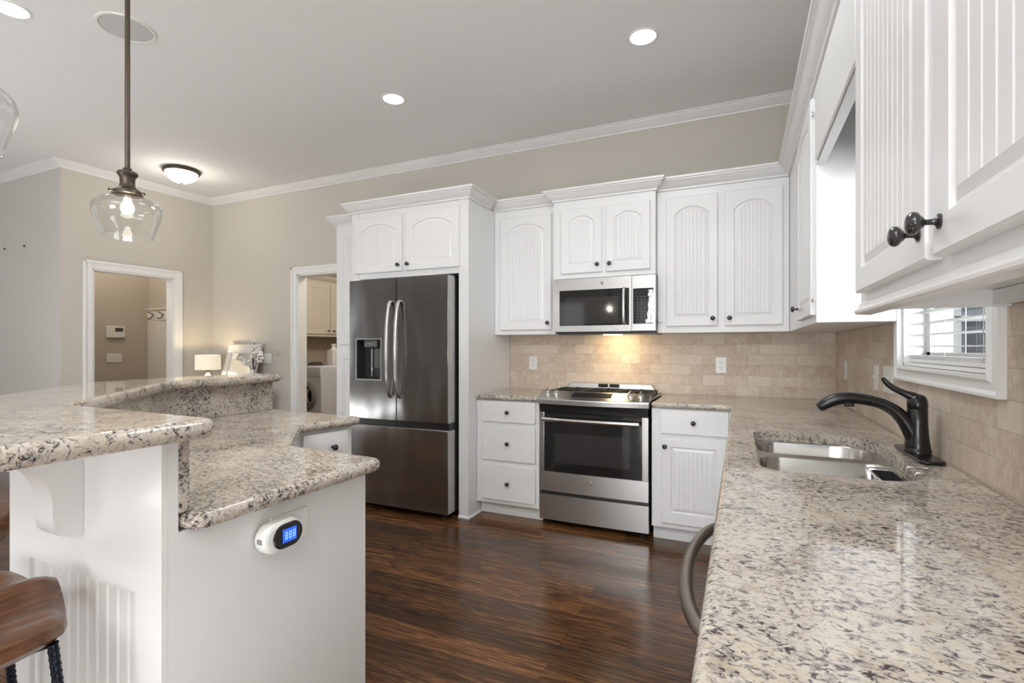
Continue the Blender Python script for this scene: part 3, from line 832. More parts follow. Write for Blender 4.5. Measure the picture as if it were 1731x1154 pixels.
t = thing('refrigerator', 'dark stainless french-door refrigerator with water dispenser and bottom freezer drawer', 'refrigerator', (-2.396, 3.5, 0))
obj('case', bx(-2.838, -1.955, 3.240, 3.93, 0.035, 1.785, 0.004), 'fridgecase', t)
FX0, FXM, FX1, FZ0, FZ1 = -2.856, -2.397, -1.937, 0.712, 1.800
hole = (-2.784, -2.543, 1.018, 1.334)
dl = obj('door', plate_hole(B(), FX0 + 0.002, FXM - 0.0045, FZ0, FZ1, hole, 3.1365, 3.236), 'fridgeside', t, flat=True)
obj('front_panel', plate_hole(B(), FX0, FXM - 0.0035, FZ0, FZ1, hole, 3.130, 3.136), 'fridge', dl, flat=True)
dr = obj('door', bx(FXM + 0.0045, FX1 - 0.002, 3.1365, 3.236, FZ0, FZ1, 0.003), 'fridgeside', t)
obj('front_panel', bx(FXM + 0.0035, FX1, 3.130, 3.136, FZ0, FZ1, 0.002), 'fridge', dr)
df = obj('freezer_drawer', bx(FX0 + 0.002, FX1 - 0.002, 3.1365, 3.236, 0.048, 0.660, 0.003), 'fridgeside', t)
obj('front_panel', bx(FX0, FX1, 3.130, 3.136, 0.048, 0.656, 0.002), 'fridge', df)
obj('grip_channel', bx(FX0 + 0.006, FX1 - 0.004, 3.155, 3.236, 0.662, 0.710), 'black', t)
for d, x in ((dl, -2.447), (dr, -2.364)):
    pts = smooth_path([(x, 3.130, 0.890), (x, 3.112, 0.900), (x, 3.096, 0.945), (x, 3.078, 1.06), (x, 3.070, 1.256), (x, 3.078, 1.45), (x, 3.096, 1.57), (x, 3.112, 1.613), (x, 3.130, 1.625)], 8)
    obj('handle', tube(B(), pts, 0.0145, 16, 0.75), 'handle', d, angle=60)
dp = obj('dispenser', plate_hole(B(), hole[0] - 0.006, hole[1] + 0.006, hole[2] - 0.006, hole[3] + 0.006, (hole[0] + .003, hole[1] - .003, hole[2] + .003, hole[3] - .003), 3.126, 3.131), 'handle', dl, flat=True)
bm = B()
box(bm, hole[0], hole[1], 3.222, 3.230, hole[2], hole[3]); box(bm, hole[0], hole[0] + .003, 3.131, 3.222, hole[2], hole[3]); box(bm, hole[1] - .003, hole[1], 3.131, 3.222, hole[2], hole[3])
box(bm, hole[0] + .003, hole[1] - .003, 3.131, 3.222, hole[2], hole[2] + .004); box(bm, hole[0] + .003, hole[1] - .003, 3.131, 3.222, hole[3] - .004, hole[3])
obj('dispenser_recess', bm, 'plastic', dl, flat=True)
bm = B(); box(bm, -2.728, -2.600, 3.150, 3.215, 1.270, 1.328, 0.006); obj('dispenser_controls', bm, 'greyplastic', dl)
bm = B()
for k in range(5): box(bm, -2.718 + 0.018 * k, -2.708 + 0.018 * k, 3.1475, 3.1495, 1.292, 1.304)
obj('control_keys', bm, 'chrome', dl, flat=True)
bm = B(); box(bm, -2.700, -2.686, 3.200, 3.2215, 1.035, 1.262, 0.003); obj('dispenser_rail', bm, 'chrome', dl)
bm = B(); box(bm, -2.655, -2.575, 3.185, 3.200, 1.105, 1.262, 0.005); box(bm, -2.622, -2.614, 3.181, 3.1848, 1.105, 1.262, 0.0015); obj('dispenser_paddle', bm, 'greyplastic', dl)
bm = B(); box(bm, -2.05, -1.945, 3.205, 3.30, 1.8005, 1.812, 0.003); obj('hinge_cover', bm, 'plastic', t)
bm = B(); box(bm, -2.84, -1.96, 3.19, 3.24, 0.034, 0.046); obj('base_grille', bm, 'black', t)
for x in (-2.79, -2.02): obj('foot', lathe(B(), [(0.018, 0), (0.018, 0.02), (0.010, 0.022), (0.010, 0.034)], 14, at((x, 3.215, 0))), 'black', t)

# ================================================================== RANGE
RX0, RX1, RC = -1.316, -0.550, -0.933


def bow(x, d): return d * (1 - ((x - RC) / (0.5 * (RX1 - RX0))) ** 2)


def bowed(bm, x0, x1, prof, d, n=20):
    """profile [(y, z, bow factor)] lofted from x0 to x1 and bowed out towards -y"""
    rings = []
    for k in range(n + 1):
        x = x0 + (x1 - x0) * k / n
        rings.append([bm.verts.new((x, y - f * bow(x, d), z)) for y, z, f in prof])
    for a, b in zip(rings, rings[1:]): skin(bm, a, b)
    bm.faces.new(rings[0][::-1]); bm.faces.new(rings[-1]); return bm


t = thing('range', 'stainless slide-in gas range with black glass oven door and storage drawer', 'range', (RC, 3.65, 0))
obj('case', bx(RX0 + 0.004, RX1 - 0.004, 3.402, 3.975, 0.035, 0.905), 'black', t)
for x in (RX0 + 0.05, RX1 - 0.05): obj('foot', lathe(B(), [(0.02, 0), (0.02, 0.012), (0.010, 0.014), (0.010, 0.036)], 14, at((x, 3.44, 0))), 'black', t)
d = obj('storage_drawer', bowed(B(), RX0, RX1, [(3.372, 0.045, .5), (3.372, 0.224, .5), (3.40, 0.224, 0), (3.40, 0.045, 0)], 0.012), 'rangesteel', t, angle=30)
# oven door: steel frame with a black glass front, its lower edge bowed
od = obj('oven_door', bowed(B(), RX0, RX1, [(3.366, 0.250, .5), (3.366, 0.388, .5), (3.40, 0.388, 0), (3.40, 0.250, 0)], 0.012), 'rangesteel', t, angle=30)
for x0, x1 in ((RX0, RX0 + 0.037), (RX1 - 0.042, RX1)): obj('door_stile', bx(x0, x1, 3.366, 3.40, 0.3885, 0.806, 0.002), 'steelv', od)
bm = B(); bowed(bm, RX0 + 0.0375, RX1 - 0.0425, [(3.367, 0.389, .5), (3.367, 0.806, .5), (3.40, 0.806, 0), (3.40, 0.389, 0)], 0.012); obj('door_glass', bm, 'blackglass', od, angle=30)
bm = B(); bowed(bm, RX0 + 0.12, RX1 - 0.125, [(3.3663, 0.455, .5), (3.3663, 0.665, .5), (3.3668, 0.665, .5), (3.3668, 0.455, .5)], 0.012); obj('viewing_window', bm, 'window_glass', od, angle=30)
hx0, hx1 = -1.278, -0.603
pts = [(hx0 + (hx1 - hx0) * k / 16, 3.325 - bow(hx0 + (hx1 - hx0) * k / 16, 0.016), 0.764) for k in range(17)]
bm = B(); tube(bm, pts, 0.018, 16, 0.9)
for x in (hx0 + 0.02, hx1 - 0.02): box(bm, x - 0.014, x + 0.014, 3.318, 3.362, 0.755, 0.773, 0.004)
obj('handle', bm, 'handle', od, angle=50)


def badge(parent, loc, r):
    """small round monogram emblem facing -y"""
    x, y, z = loc
    a = obj('emblem', lathe(B(), [(0, 0), (r, 0), (r, 0.0016), (r * 0.86, 0.0026), (0, 0.0026)], 24, at((x, y, z), (0, -1, 0))), 'badge', parent)
    bm = B(); yy = y - 0.003
    tube(bm, [(x + r * .80 * math.cos(k * math.pi / 10), yy, z + r * .80 * math.sin(k * math.pi / 10)) for k in range(20)], r * .09, 6, closed=True)
    # two script letters
    g = smooth_path([(x - r * .05, yy, z + r * .38), (x - r * .35, yy, z + r * .35), (x - r * .50, yy, z), (x - r * .30, yy, z - r * .34), (x - r * .04, yy, z - r * .12), (x - r * .20, yy, z + r * .02)], 4)
    e = smooth_path([(x + r * .42, yy, z + r * .30), (x + r * .18, yy, z + r * .36), (x + r * .12, yy, z + r * .10), (x + r * .30, yy, z + r * .02), (x + r * .08, yy, z - r * .12), (x + r * .16, yy, z - r * .36), (x + r * .45, yy, z - r * .25)], 4)
    tube(bm, g, r * .08, 6); tube(bm, e, r * .08, 6)
    obj('monogram', bm, 'chrome', a, angle=60)


badge(od, (RC - 0.004, 3.3600, 0.336), 0.0165)
bm = B(); bowed(bm, RX0 + 0.004, RX1 - 0.004, [(3.372, 0.812, .5), (3.366, 0.868, .9), (3.41, 0.868, 0), (3.41, 0.812, 0)], 0.034); obj('vent_band', bm, 'black', t, angle=30)
bm = B()
CP = [(3.445, 0.956, 0), (3.352, 0.915, .95), (3.338, 0.908, 1), (3.333, 0.900, 1), (3.336, 0.872, 1), (3.346, 0.8685, 1), (3.40, 0.8685, 0), (3.445, 0.9055, 0)]
bowed(bm, RX0 - 0.004, RX1 + 0.006, CP, 0.040); cp = obj('control_panel', bm, 'rangesteel', t, angle=30)
SL = Vector((0, -(0.956 - 0.915), 0.112)).normalized()                    # normal of the sloped panel
def on_slope(x, f):                                                       # f 0 front .. 1 back
    y0 = 3.352 - .95 * bow(x, 0.040); return Vector((x, y0 + (3.445 - y0) * f, 0.915 + 0.041 * f))
bm = B(); vsx = []
for (x, f) in ((-1.075, .28), (-0.795, .28), (-0.800, .80), (-1.070, .80)): vsx.append(on_slope(x, f) + SL * 0.0034)
lo = [bm.verts.new(v - SL * 0.006) for v in vsx]; hi = [bm.verts.new(v) for v in vsx]; skin(bm, lo, hi); bm.faces.new(hi)
obj('touch_display', bm, 'dimblack', cp, flat=True)
bm = B()
for row, f in ((0, .40), (1, .52), (2, .64)):
    for k in range(9):
        if 2 < k < 6 and row == 2: continue
        p = on_slope(-1.058 + 0.0295 * k, f) + SL * 0.0037
        w_ = 0.008 if row == 2 else 0.006
        bm.faces.new([bm.verts.new(p + Vector(q)) for q in ((-w_, -.0015, -.0004), (w_, -.0015, -.0004), (w_, .0015, .0004), (-w_, .0015, .0004))])
obj('display_legend', bm, 'keytext', cp, flat=True)
for x in (-1.268, -1.200, -0.672, -0.604):
    p = on_slope(x, .56); bm = B()
    lathe(bm, [(0.021, 0), (0.021, 0.006), (0.017, 0.009), (0.0165, 0.024), (0.0145, 0.027), (0, 0.0275)], 24, at(p, SL)); kb = obj('knob', bm, 'chrome', cp, angle=40)
    q = B(); box(q, -0.0045, 0.0045, -0.017, 0.017, 0.0, 0.040, 0.002); b2 = B(); merge(b2, q, at(p, SL)); obj('knob_grip', b2, 'handle', kb)
# cooktop, burners, grates, rear vent trim
obj('cooktop', bx(RX0 + 0.002, RX1 - 0.002, 3.463, 3.975, 0.9055, 0.922, 0.004), 'black', t)
obj('side_trim', bx(RX1 - 0.001, RX1 + 0.010, 3.463, 3.94, 0.914, 0.922, 0.002), 'steel', t)
for (x, y, r) in ((-1.17, 3.58, .042), (-1.17, 3.80, .036), (-0.933, 3.69, .050), (-0.70, 3.58, .042), (-0.70, 3.80, .036)):
    obj('burner', lathe(B(), [(r + .012, 0.9222), (r + .010, 0.930), (r, 0.932), (r, 0.938), (r - .006, 0.942), (0, 0.942)], 24, at((x, y, 0))), 'iron', t)
for x0, x1 in ((-1.300, -1.062), (-1.052, -0.814), (-0.804, -0.566)):
    bm = B(); z0, z1 = 0.938, 0.951
    for y in (3.478, 3.868): box(bm, x0, x1, y, y + 0.012, z0, z1, 0.002)
    for x in (x0, x1 - 0.012): box(bm, x, x + 0.012, 3.478, 3.880, z0, z1, 0.002)
    xm = (x0 + x1) / 2
    box(bm, xm - 0.005, xm + 0.005, 3.478, 3.880, z0 + .001, z1 + .004, 0.002); box(bm, x0, x1, 3.674, 3.684, z0 + .001, z1 + .003, 0.002)
    for y in (3.575, 3.785): box(bm, x0, x0 + 0.085, y, y + .009, z0, z1 + .003, 0.002); box(bm, x1 - 0.085, x1, y, y + .009, z0, z1 + .003, 0.002)
    for x in (x0 + .002, x1 - .012):
        for y in (3.480, 3.868): box(bm, x, x + .010, y, y + .010, 0.9215, z0 + .002)
    obj('grate', bm, 'iron', t)
bm = B()
yb0, yb1 = 3.895, 3.975
top = round_poly([(-1.270, yb0), (-0.596, yb0), (-0.640, yb1), (-1.226, yb1)], 0.015, 4); bot = round_poly([(-1.312, yb0 - .012), (-0.554, yb0 - .012), (-0.575, yb1), (-1.291, yb1)], 0.015, 4)
a, b = ring(bm, bot, 0.9225), ring(bm, top, 0.982); skin(bm, a, b); bm.faces.new(b); bm.faces.new(a[::-1])
vt = obj('vent_trim', bm, 'rangesteel', t, angle=30)
for x0, x1 in ((-1.02, -0.945), (-0.932, -0.857)): obj('vent_slot', bx(x0, x1, 3.878, 3.930, 0.9600, 0.9835, 0.003), 'black', vt)
for x0, x1 in ((-1.15, -1.035), (-0.842, -0.715)): obj('vent_plate', bx(x0, x1, 3.91, 3.935, 0.9815, 0.9835, 0.0005), 'handle', vt)

# ================================================================== MICROWAVE
t = thing('microwave', 'stainless over-the-range microwave with black window and keypad, lamp glowing beneath', 'microwave', (-0.915, 3.8, 1.374))
obj('case', bx(-1.288, -0.539, 3.628, 3.985, 1.376, 1.784, 0.002), 'fridgecase', t)
wh = (-1.243, -0.722, 1.430, 1.694)
md = obj('door', plate_hole(B(), -1.290, -0.7055, 1.386, 1.778, wh, 3.596, 3.627), 'steel', t, flat=True)
obj('door_glass', bx(wh[0], wh[1], 3.598, 3.620, wh[2], wh[3]), 'blackglass', md, flat=True)
obj('viewing_window', bx(-1.205, -0.795, 3.5975, 3.598, 1.445, 1.640), 'window_glass', md, flat=True)
pts = smooth_path([(-0.755, 3.598, 1.440), (-0.755, 3.572, 1.448), (-0.755, 3.562, 1.50), (-0.755, 3.560, 1.565), (-0.755, 3.562, 1.63), (-0.755, 3.572, 1.682), (-0.755, 3.598, 1.690)], 6)
obj('handle', tube(B(), pts, 0.0135, 16, 0.8, up=(1, 0, 0)), 'handle', md, angle=60)
badge(md, (-0.918, 3.596, 1.738), 0.0125)
pn = obj('control_panel', bx(-0.7035, -0.538, 3.596, 3.627, 1.386, 1.778, 0.002), 'steel', t)
obj('keypad', bx(-0.694, -0.553, 3.5945, 3.5965, 1.436, 1.686), 'blackglass', pn, flat=True)
bm = B()
for r in range(9):
    for c in range(3):
        zz = 1.625 - r * 0.0205; xx = -0.668 + c * 0.025
        box(bm, xx, xx + 0.012, 3.5939, 3.5944, zz, zz + 0.0045)
obj('keypad_legend', bm, 'keytext', pn, flat=True)
bm = B(); rnd = random.Random(3); prev = None
for k in range(15):
    z = 1.442 + k * 0.0165; x0 = -0.595 + rnd.uniform(-0.010, 0.010) + 0.012 * (k / 14.0 - 0.3); x1 = -0.5535
    row = [bm.verts.new((x0 + (x1 - x0) * j / 4, 3.5938 - rnd.uniform(0, 0.0022), z)) for j in range(5)]
    if prev:
        for j in range(4): bm.faces.new((prev[j], prev[j + 1], row[j + 1], row[j]))
    prev = row
obj('crinkled_strip', bm, 'crinkle', pn, flat=True)  # crinkled metallic strip down the right side of the keypad
obj('vent_base', bx(-1.27, -0.545, 3.635, 3.94, 1.366, 1.3755), 'black', t)
obj('lamp_lens', bx(-0.935, -0.800, 3.70, 3.745, 1.3615, 1.3657), 'undercab', t, flat=True)
lamp('microwave_lamp', 'AREA', (-0.868, 3.78, 1.355), 1.5, (1.0, 0.72, 0.38), (R(28), 0, 0), 0.12, 0.06)

# ================================================================== SINK, FAUCET
t = thing('sink', 'double-bowl stainless undermount sink set in the granite counter under the window', 'sink', (0.255, 2.0, 0.70))
FZ = 0.8750


def inner(poly, d): return offset_poly(ccw(poly), d)


far_b = round_poly([(0.060, 2.105), (0.450, 2.105), (0.450, 2.370), (0.060, 2.370)], [0.060, 0.05, 0.135, 0.068], 8)
near_b = round_poly([(0.060, 1.634), (0.452, 1.634), (0.452, 2.045), (0.060, 2.045)], [0.080, 0.12, 0.07, 0.07], 8)
bm = B(); out = ring(bm, offset_poly(ccw(SINKCUT), -0.014), FZ); hl = []
for p in (far_b, near_b): hl.append(ring(bm, ccw(p), FZ))
fill(bm, [out] + hl); obj('rim', bm, 'sink', t)
for p, zb in ((far_b, 0.735), (near_b, 0.695)):
    bm = B(); rr = []
    for d, z in ((0, FZ - 0.0003), (0.003, FZ - 0.004), (0.006, zb + 0.045), (0.012, zb + 0.022), (0.026, zb + 0.007), (0.045, zb)): rr.append(ring(bm, inner(p, d), z))
    for a, b in zip(rr, rr[1:]): skin(bm, a, b)
    bm.faces.new(rr[-1]); bw = obj('bowl', bm, 'sink', t, angle=60)
    cx = sum(q[0] for q in p) / len(p); cy = sum(q[1] for q in p) / len(p)
    obj('drain', lathe(B(), [(0.043, 0.0003), (0.043, 0.003), (0.034, 0.004), (0.030, 0.0015), (0, 0.0015)], 24, at((cx, cy, zb))), 'chrome', bw)
t = thing('sink_caddy', 'small wire caddy with dark tray hooked over the sink edge beside the faucet', 'caddy', (0.42, 1.82, 0.80))
W_ = 0.0022
bm = B()
tube(bm, [(0.4440, 1.822, 0.884), (0.4440, 1.822, 0.912), (0.447, 1.822, 0.9168), (0.455, 1.821, 0.9175), (0.492, 1.820, 0.9175), (0.494, 1.812, 0.9175), (0.494, 1.745, 0.9175), (0.490, 1.738, 0.9175), (0.455, 1.742, 0.9175), (0.447, 1.743, 0.9168), (0.4440, 1.743, 0.912), (0.4440, 1.743, 0.884)], W_, 8)
tube(bm, [(0.438, 1.945, 0.884), (0.376, 1.935, 0.884), (0.362, 1.915, 0.884), (0.368, 1.735, 0.884), (0.440, 1.730, 0.884), (0.4445, 1.745, 0.884), (0.4445, 1.93, 0.884)], W_, 8, closed=True)
for y in (1.78, 1.85): tube(bm, [(0.364, y, 0.884), (0.371, y, 0.823), (0.438, y, 0.823), (0.443, y, 0.884)], W_, 8)
obj('wire_frame', bm, 'wire', t, angle=60)
bm = B(); q = round_poly([(0.374, 1.740), (0.436, 1.740), (0.436, 1.930), (0.374, 1.930)], 0.015, 4)
a, b, c_ = ring(bm, q, 0.879), ring(bm, q, 0.826), ring(bm, inner(q, 0.004), 0.879); dd = ring(bm, inner(q, 0.004), 0.830)
skin(bm, a, b); skin(bm, a, c_); skin(bm, c_, dd); bm.faces.new(b[::-1]); bm.faces.new(dd); obj('tray', bm, 'plastic', t)

t = thing('faucet', 'black pull-out kitchen faucet with raised lever on an oval deck plate behind the sink', 'faucet', (0.525, 2.035, CZ))
obj('deck_plate', slab(B(), round_poly([(0.492, 1.885), (0.560, 1.885), (0.560, 2.190), (0.492, 2.190)], 0.022, 6), CZ + 0.0003, CZ + 0.012, 0.004), 'faucet', t)
FXc, FYc = 0.524, 2.038
bm = B(); lathe(bm, [(0.0375, CZ + 0.0124), (0.0375, CZ + 0.022), (0.0350, CZ + 0.026), (0.0355, CZ + 0.030), (0.0325, CZ + 0.046), (0.0295, CZ + 0.075), (0.0280, CZ + 0.105), (0.0278, CZ + 0.152), (0.0268, CZ + 0.154)], 32, at((FXc, FYc, 0))); obj('body', bm, 'faucet', t, angle=40)
sp = smooth_path([(0.522, FYc, 0.958, 0.026), (0.507, FYc, 0.995, 0.0245), (0.488, FYc, 1.030, 0.022), (0.462, FYc, 1.060, 0.0200), (0.428, FYc, 1.080, 0.0185), (0.400, FYc, 1.088, 0.0180)], 6)
bm = B(); tube(bm, [p[:3] for p in sp], [p[3] for p in sp], 18); s = obj('spout', bm, 'faucet', t, angle=60)
sp = smooth_path([(0.4035, FYc, 1.0875, 0.0165), (0.398, FYc, 1.089, 0.0188), (0.365, FYc, 1.0945, 0.0195), (0.328, FYc, 1.0955, 0.0205), (0.296, FYc, 1.088, 0.0205), (0.270, FYc, 1.074, 0.0190), (0.252, FYc, 1.060, 0.0155), (0.247, FYc, 1.056, 0.010)], 6)
bm = B(); tube(bm, [p[:3] for p in sp], [p[3] for p in sp], 18); sh = obj('spray_head', bm, 'faucet', s, angle=60)
bm = B(); box(bm, 0.322, 0.352, FYc - .009, FYc + .009, 1.066, 1.080, 0.004); obj('spray_button', bm, 'faucet', s)
bm = B(); lathe(bm, [(0.0265, CZ + 0.155), (0.0282, CZ + 0.158), (0.0282, CZ + 0.172), (0.0255, CZ + 0.186), (0.020, CZ + 0.196), (0.010, CZ + 0.201), (0, CZ + 0.202)], 28, at((FXc, FYc, 0)))
lv = smooth_path([(0.532, FYc, 1.092, 0.022), (0.512, FYc, 1.106, 0.0165), (0.490, FYc, 1.117, 0.0115), (0.462, FYc, 1.132, 0.0098), (0.446, FYc, 1.146, 0.0092), (0.435, FYc, 1.160, 0.0075), (0.431, FYc, 1.168, 0.004)], 6)
tube(bm, [p[:3] for p in lv], [p[3] for p in lv], 14, 1.0); obj('lever', bm, 'faucet', t, angle=60)

# ================================================================== ISLAND AND BAR
t = thing('kitchen_island', 'white angled island base with beadboard side, corbel and small far drawer', 'island', (-1.7, 1.3, 0))
bm = B()
prism(bm, [(-1.09, .658), (-1.09, 1.265), (-1.51, 1.30), (-1.865, 1.70), (-1.80, 1.985), (-2.51, 2.05), (-2.50, 1.43), (-1.728, .658)], 0, 0.8735)
prism(bm, [(-1.09, .658), (-1.09, .6795), (-1.70, .6795), (-2.445, 1.43), (-2.475, 2.05), (-2.51, 2.05), (-2.50, 1.43), (-1.728, .658)], 0.8735, 1.0735)
obj('body', bm, 'white', t, flat=True)
bm = B()
box(bm, -1.722, -1.0895, 0.645, 0.6575, 0.742, 1.0735); box(bm, -1.183, -1.0895, 0.645, 0.6575, 0, 0.742); box(bm, -1.722, -1.622, 0.645, 0.6575, 0, 0.742)
obj('face_boards', bm, 'white', t, flat=True)
bm = B(); xs = [(-1.6215, .6545)]; k = -1.6215 + 0.04
while k < -1.19:
    xs += [(k - 0.0065, .6545), (k - 0.0055, .6565), (k - 0.0035, .6530), (k - 0.0005, .6515), (k + 0.0025, .6530), (k + 0.0045, .6565), (k + 0.0055, .6545)]; k += 0.04
xs.append((-1.1835, .6545)); lo = [bm.verts.new((x, y, 0.0)) for x, y in xs]; hi = [bm.verts.new((x, y, 0.7415)) for x, y in xs]; skin(bm, lo, hi, False)
obj('beadboard_panel', bm, 'white', t, angle=20)
bm = B()
prof = [(.6445, .840), (.618, .841), (.602, .847), (.592, .860), (.588, .885), (.587, .925), (.582, .955), (.567, .985), (.545, 1.010), (.512, 1.034), (.470, 1.052), (.415, 1.062), (.400, 1.066), (.400, 1.0733), (.6445, 1.0733)]
a = [bm.verts.new((-1.377, y, z)) for y, z in prof]; b = [bm.verts.new((-1.457, y, z)) for y, z in prof]; skin(bm, a, b); bm.faces.new(a); bm.faces.new(b[::-1])
obj('corbel', bm, 'white', t, angle=30)
u = Vector((0.065, 0.285, 0)).normalized(); inw = Vector((-u.y, u.x, 0))
o = Vector((-1.865, 1.70, 0)) + u * 0.022
bm = B(); box(bm, 0, 0.238, -0.020, -0.0005, 0.712, 0.858, 0.004); bmesh.ops.transform(bm, matrix=frame_M(o, u, inw), verts=bm.verts[:]); d = obj('drawer', bm, 'white', t)
knob(d, o + u * 0.150 - inw * 0.020 + Vector((0, 0, 0.785)), -inw)
bm = door_bm(0.238, 0.56, rise=0, bead=0.03); bmesh.ops.transform(bm, matrix=frame_M(o - inw * 0.0005, u, inw), verts=bm.verts[:]); bmesh.ops.translate(bm, verts=bm.verts[:], vec=-inw * 0.0205 + Vector((0, 0, 0.13))); obj('door', bm, 'white', t, angle=22)
t = thing('island_countertop', 'lower granite countertop of the angled island, with upright granite riser', 'countertop', (-1.7, 1.3, 0.8745))
lowp = round_poly([(-1.042, .684), (-1.040, 1.302), (-1.49, 1.335), (-1.825, 1.69), (-1.752, 2.030), (-2.462, 2.085), (-2.422, 1.432), (-1.682, .684)], [.03, .045, .03, .03, .045, .03, .03, .03], 6)
obj('slab', slab(B(), lowp, 0.8745, 0.9135, 0.018), 'granite', t, angle=30)
obj('riser', prism(B(), [(-1.086, .6805), (-1.086, .7005), (-1.672, .7005), (-2.415, 1.437), (-2.452, 2.06), (-2.474, 2.06), (-2.437, 1.430), (-1.684, .6805)], 0.914, 1.0740), 'granite', t, flat=True)
barp = round_poly([(-1.020, .30), (-1.020, .735), (-1.645, .745), (-2.345, 1.425), (-2.388, 2.092), (-2.668, 2.092), (-2.655, 1.27), (-1.72, .30)], [.06, .045, .05, .25, .06, .06, .35, .12], 8)
solo('bar_countertop', slab(B(), barp, 1.0745, 1.115, 0.019), 'granite', 'raised granite bar top above the island riser, at left', 'countertop', (-1.9, 1.0, 1.0745), angle=30)

# outlet and plug-in alarm on the island end
t = thing('outlet', 'white wall outlet plate on the white island end panel, behind the plug-in alarm', 'outlet', (-1.09, 0.966, 0.791))
obj('cover_plate', bx(-1.0895, -1.083, 0.906, 1.026, 0.750, 0.833, 0.003), 'plate', t)
obj('receptacle', bx(-1.0828, -1.0805, 0.930, 1.004, 0.774, 0.808, 0.0008), 'plate', t)
t = thing('plug_in_alarm', 'white oval plug-in alarm with black face and blue digital display', 'alarm', (-1.06, 0.915, 0.795))


def stadium(y0, y1, z0, z1, n=14):
    r = (z1 - z0) / 2; pts = []
    for k in range(n + 1): a = -math.pi / 2 + math.pi * k / n; pts.append((y1 - r + r * math.cos(a), z0 + r + r * math.sin(a)))
    for k in range(n + 1): a = math.pi / 2 + math.pi * k / n; pts.append((y0 + r + r * math.cos(a), z0 + r + r * math.sin(a)))
    return pts


def xprism(bm, poly, xs_):
    rr = [[bm.verts.new((x, y, z)) for y, z in (offset_poly(poly, d) if d else poly)] for x, d in xs_]
    for a, b in zip(rr, rr[1:]): skin(bm, a, b)
    bm.faces.new(rr[0][::-1]); bm.faces.new(rr[-1]); return bm


obj('housing', xprism(B(), stadium(.852, .972, .757, .832), [(-1.0798, .004), (-1.072, 0), (-1.050, 0), (-1.043, .003), (-1.0405, .009)]), 'plate', t, angle=40)
obj('face', xprism(B(), stadium(.876, .966, .764, .826), [(-1.0404, 0), (-1.0385, .001), (-1.0375, .003)]), 'blackglass', t, angle=40)
obj('display', bx(-1.0374, -1.0368, .902, .944, .779, .812), 'blueled', t, flat=True)
bm = B()
for y in (.909, .921, .933):
    for (a0, a1, c0, c1) in ((0, .0075, .0, .0018), (0, .0075, .0085, .0103), (0, .0075, .017, .0188), (0, .0018, 0, .0188), (.0057, .0075, 0, .0188)): box(bm, -1.0367, -1.0364, y + a0, y + a1, .786 + c0, .786 + c1)
obj('digits', bm, 'digit', t, flat=True)
bm = B()
for k in range(4): box(bm, -1.066 + k * .0045, -1.064 + k * .0045, .8515, .8525, .790, .802)
obj('vent_slits', bm, 'slot', t, flat=True)


# ================================================================== BAR STOOLS
def rebar(bm, a, b, r=0.0085):
    a = Vector(a); b = Vector(b); n = int((b - a).length / 0.0035); pts = [a.lerp(b, k / n) for k in range(n + 1)]
    tube(bm, pts, [r * (1.14 if k % 4 == 0 else 0.98) for k in range(n + 1)], 9)
    side = (b - a).cross(Vector((0.3, 0.2, 1))).normalized() * r * 1.02
    for s_ in (1, -1): tube(bm, [a + side * s_, b + side * s_], r * 0.26, 6)
    return bm


def stool(label, loc, rz):
    t = thing('bar_stool', label, 'stool', loc, rz, 'saddle-seat bar stools at the island')
    bm = B(); N = 24; rows_t, rows_b = [], []

    def sq(u, v):
        return u * math.sqrt(1 - 0.36 * v * v), v * math.sqrt(1 - 0.36 * u * u)
    def top(x, y):
        fr = max(0.0, min(1.0, (y + 0.06) / 0.20)); a = abs(x) / 0.235
        return 0.752 + 0.022 * math.exp(-(x / 0.048) ** 2) * fr * fr - 0.012 * math.exp(-((abs(x) - 0.11) / 0.055) ** 2) + 0.012 * max(0, (-y - 0.04) / 0.14) ** 2 + 0.004 * a ** 4
    for i in range(N + 1):
        rt, rb = [], []
        for j in range(N + 1):
            u, v = -1 + 2 * i / N, -1 + 2 * j / N; a, b = sq(u, v); x, y = a * 0.243, b * 0.188
            ed = max(abs(u), abs(v)); drop = 0.012 * max(0, (ed - 0.80) / 0.20) ** 2
            rt.append(bm.verts.new((x, y, top(x, y) - drop))); rb.append(bm.verts.new((x * .95, y * .95, 0.700 + 0.006 * max(0, (ed - 0.8) / .2) ** 2)))
        rows_t.append(rt); rows_b.append(rb)
    for rw in (rows_t, rows_b):
        for i in range(N):
            for j in range(N): bm.faces.new((rw[i][j], rw[i + 1][j], rw[i + 1][j + 1], rw[i][j + 1]))
    def edge(rw): return [rw[i][0] for i in range(N)] + [rw[N][j] for j in range(N)] + [rw[i][N] for i in range(N, 0, -1)] + [rw[0][j] for j in range(N, 0, -1)]
    et, eb = edge(rows_t), edge(rows_b); mid = [bm.verts.new((v.co.x * 1.012, v.co.y * 1.012, v.co.z - 0.022)) for v in et]
    skin(bm, et, mid); skin(bm, mid, eb)
    obj('seat', bm, 'walnut', t, local=True, angle=50)
    feet = []
    for sx in (-1, 1):
        for sy in (-1, 1):
            p0, p1 = (sx * .190, sy * .138, 0.705), (sx * .240, sy * .195, 0.0)
            obj('leg', rebar(B(), p0, p1), 'rebar', t, local=True, angle=40); feet.append((Vector(p0), Vector(p1)))
    for (i, j) in ((0, 1), (1, 3), (3, 2), (2, 0)):
        f = 0.66 if (i, j) in ((1, 3), (2, 0)) else 0.55
        obj('footrest', rebar(B(), feet[i][0].lerp(feet[i][1], f), feet[j][0].lerp(feet[j][1], f), 0.007), 'rebar', t, local=True, angle=40)
    obj('seat_plate', bx(-.18, .18, -.135, .135, 0.693, 0.6995, 0.002), 'rebar', t, local=True)
    return t


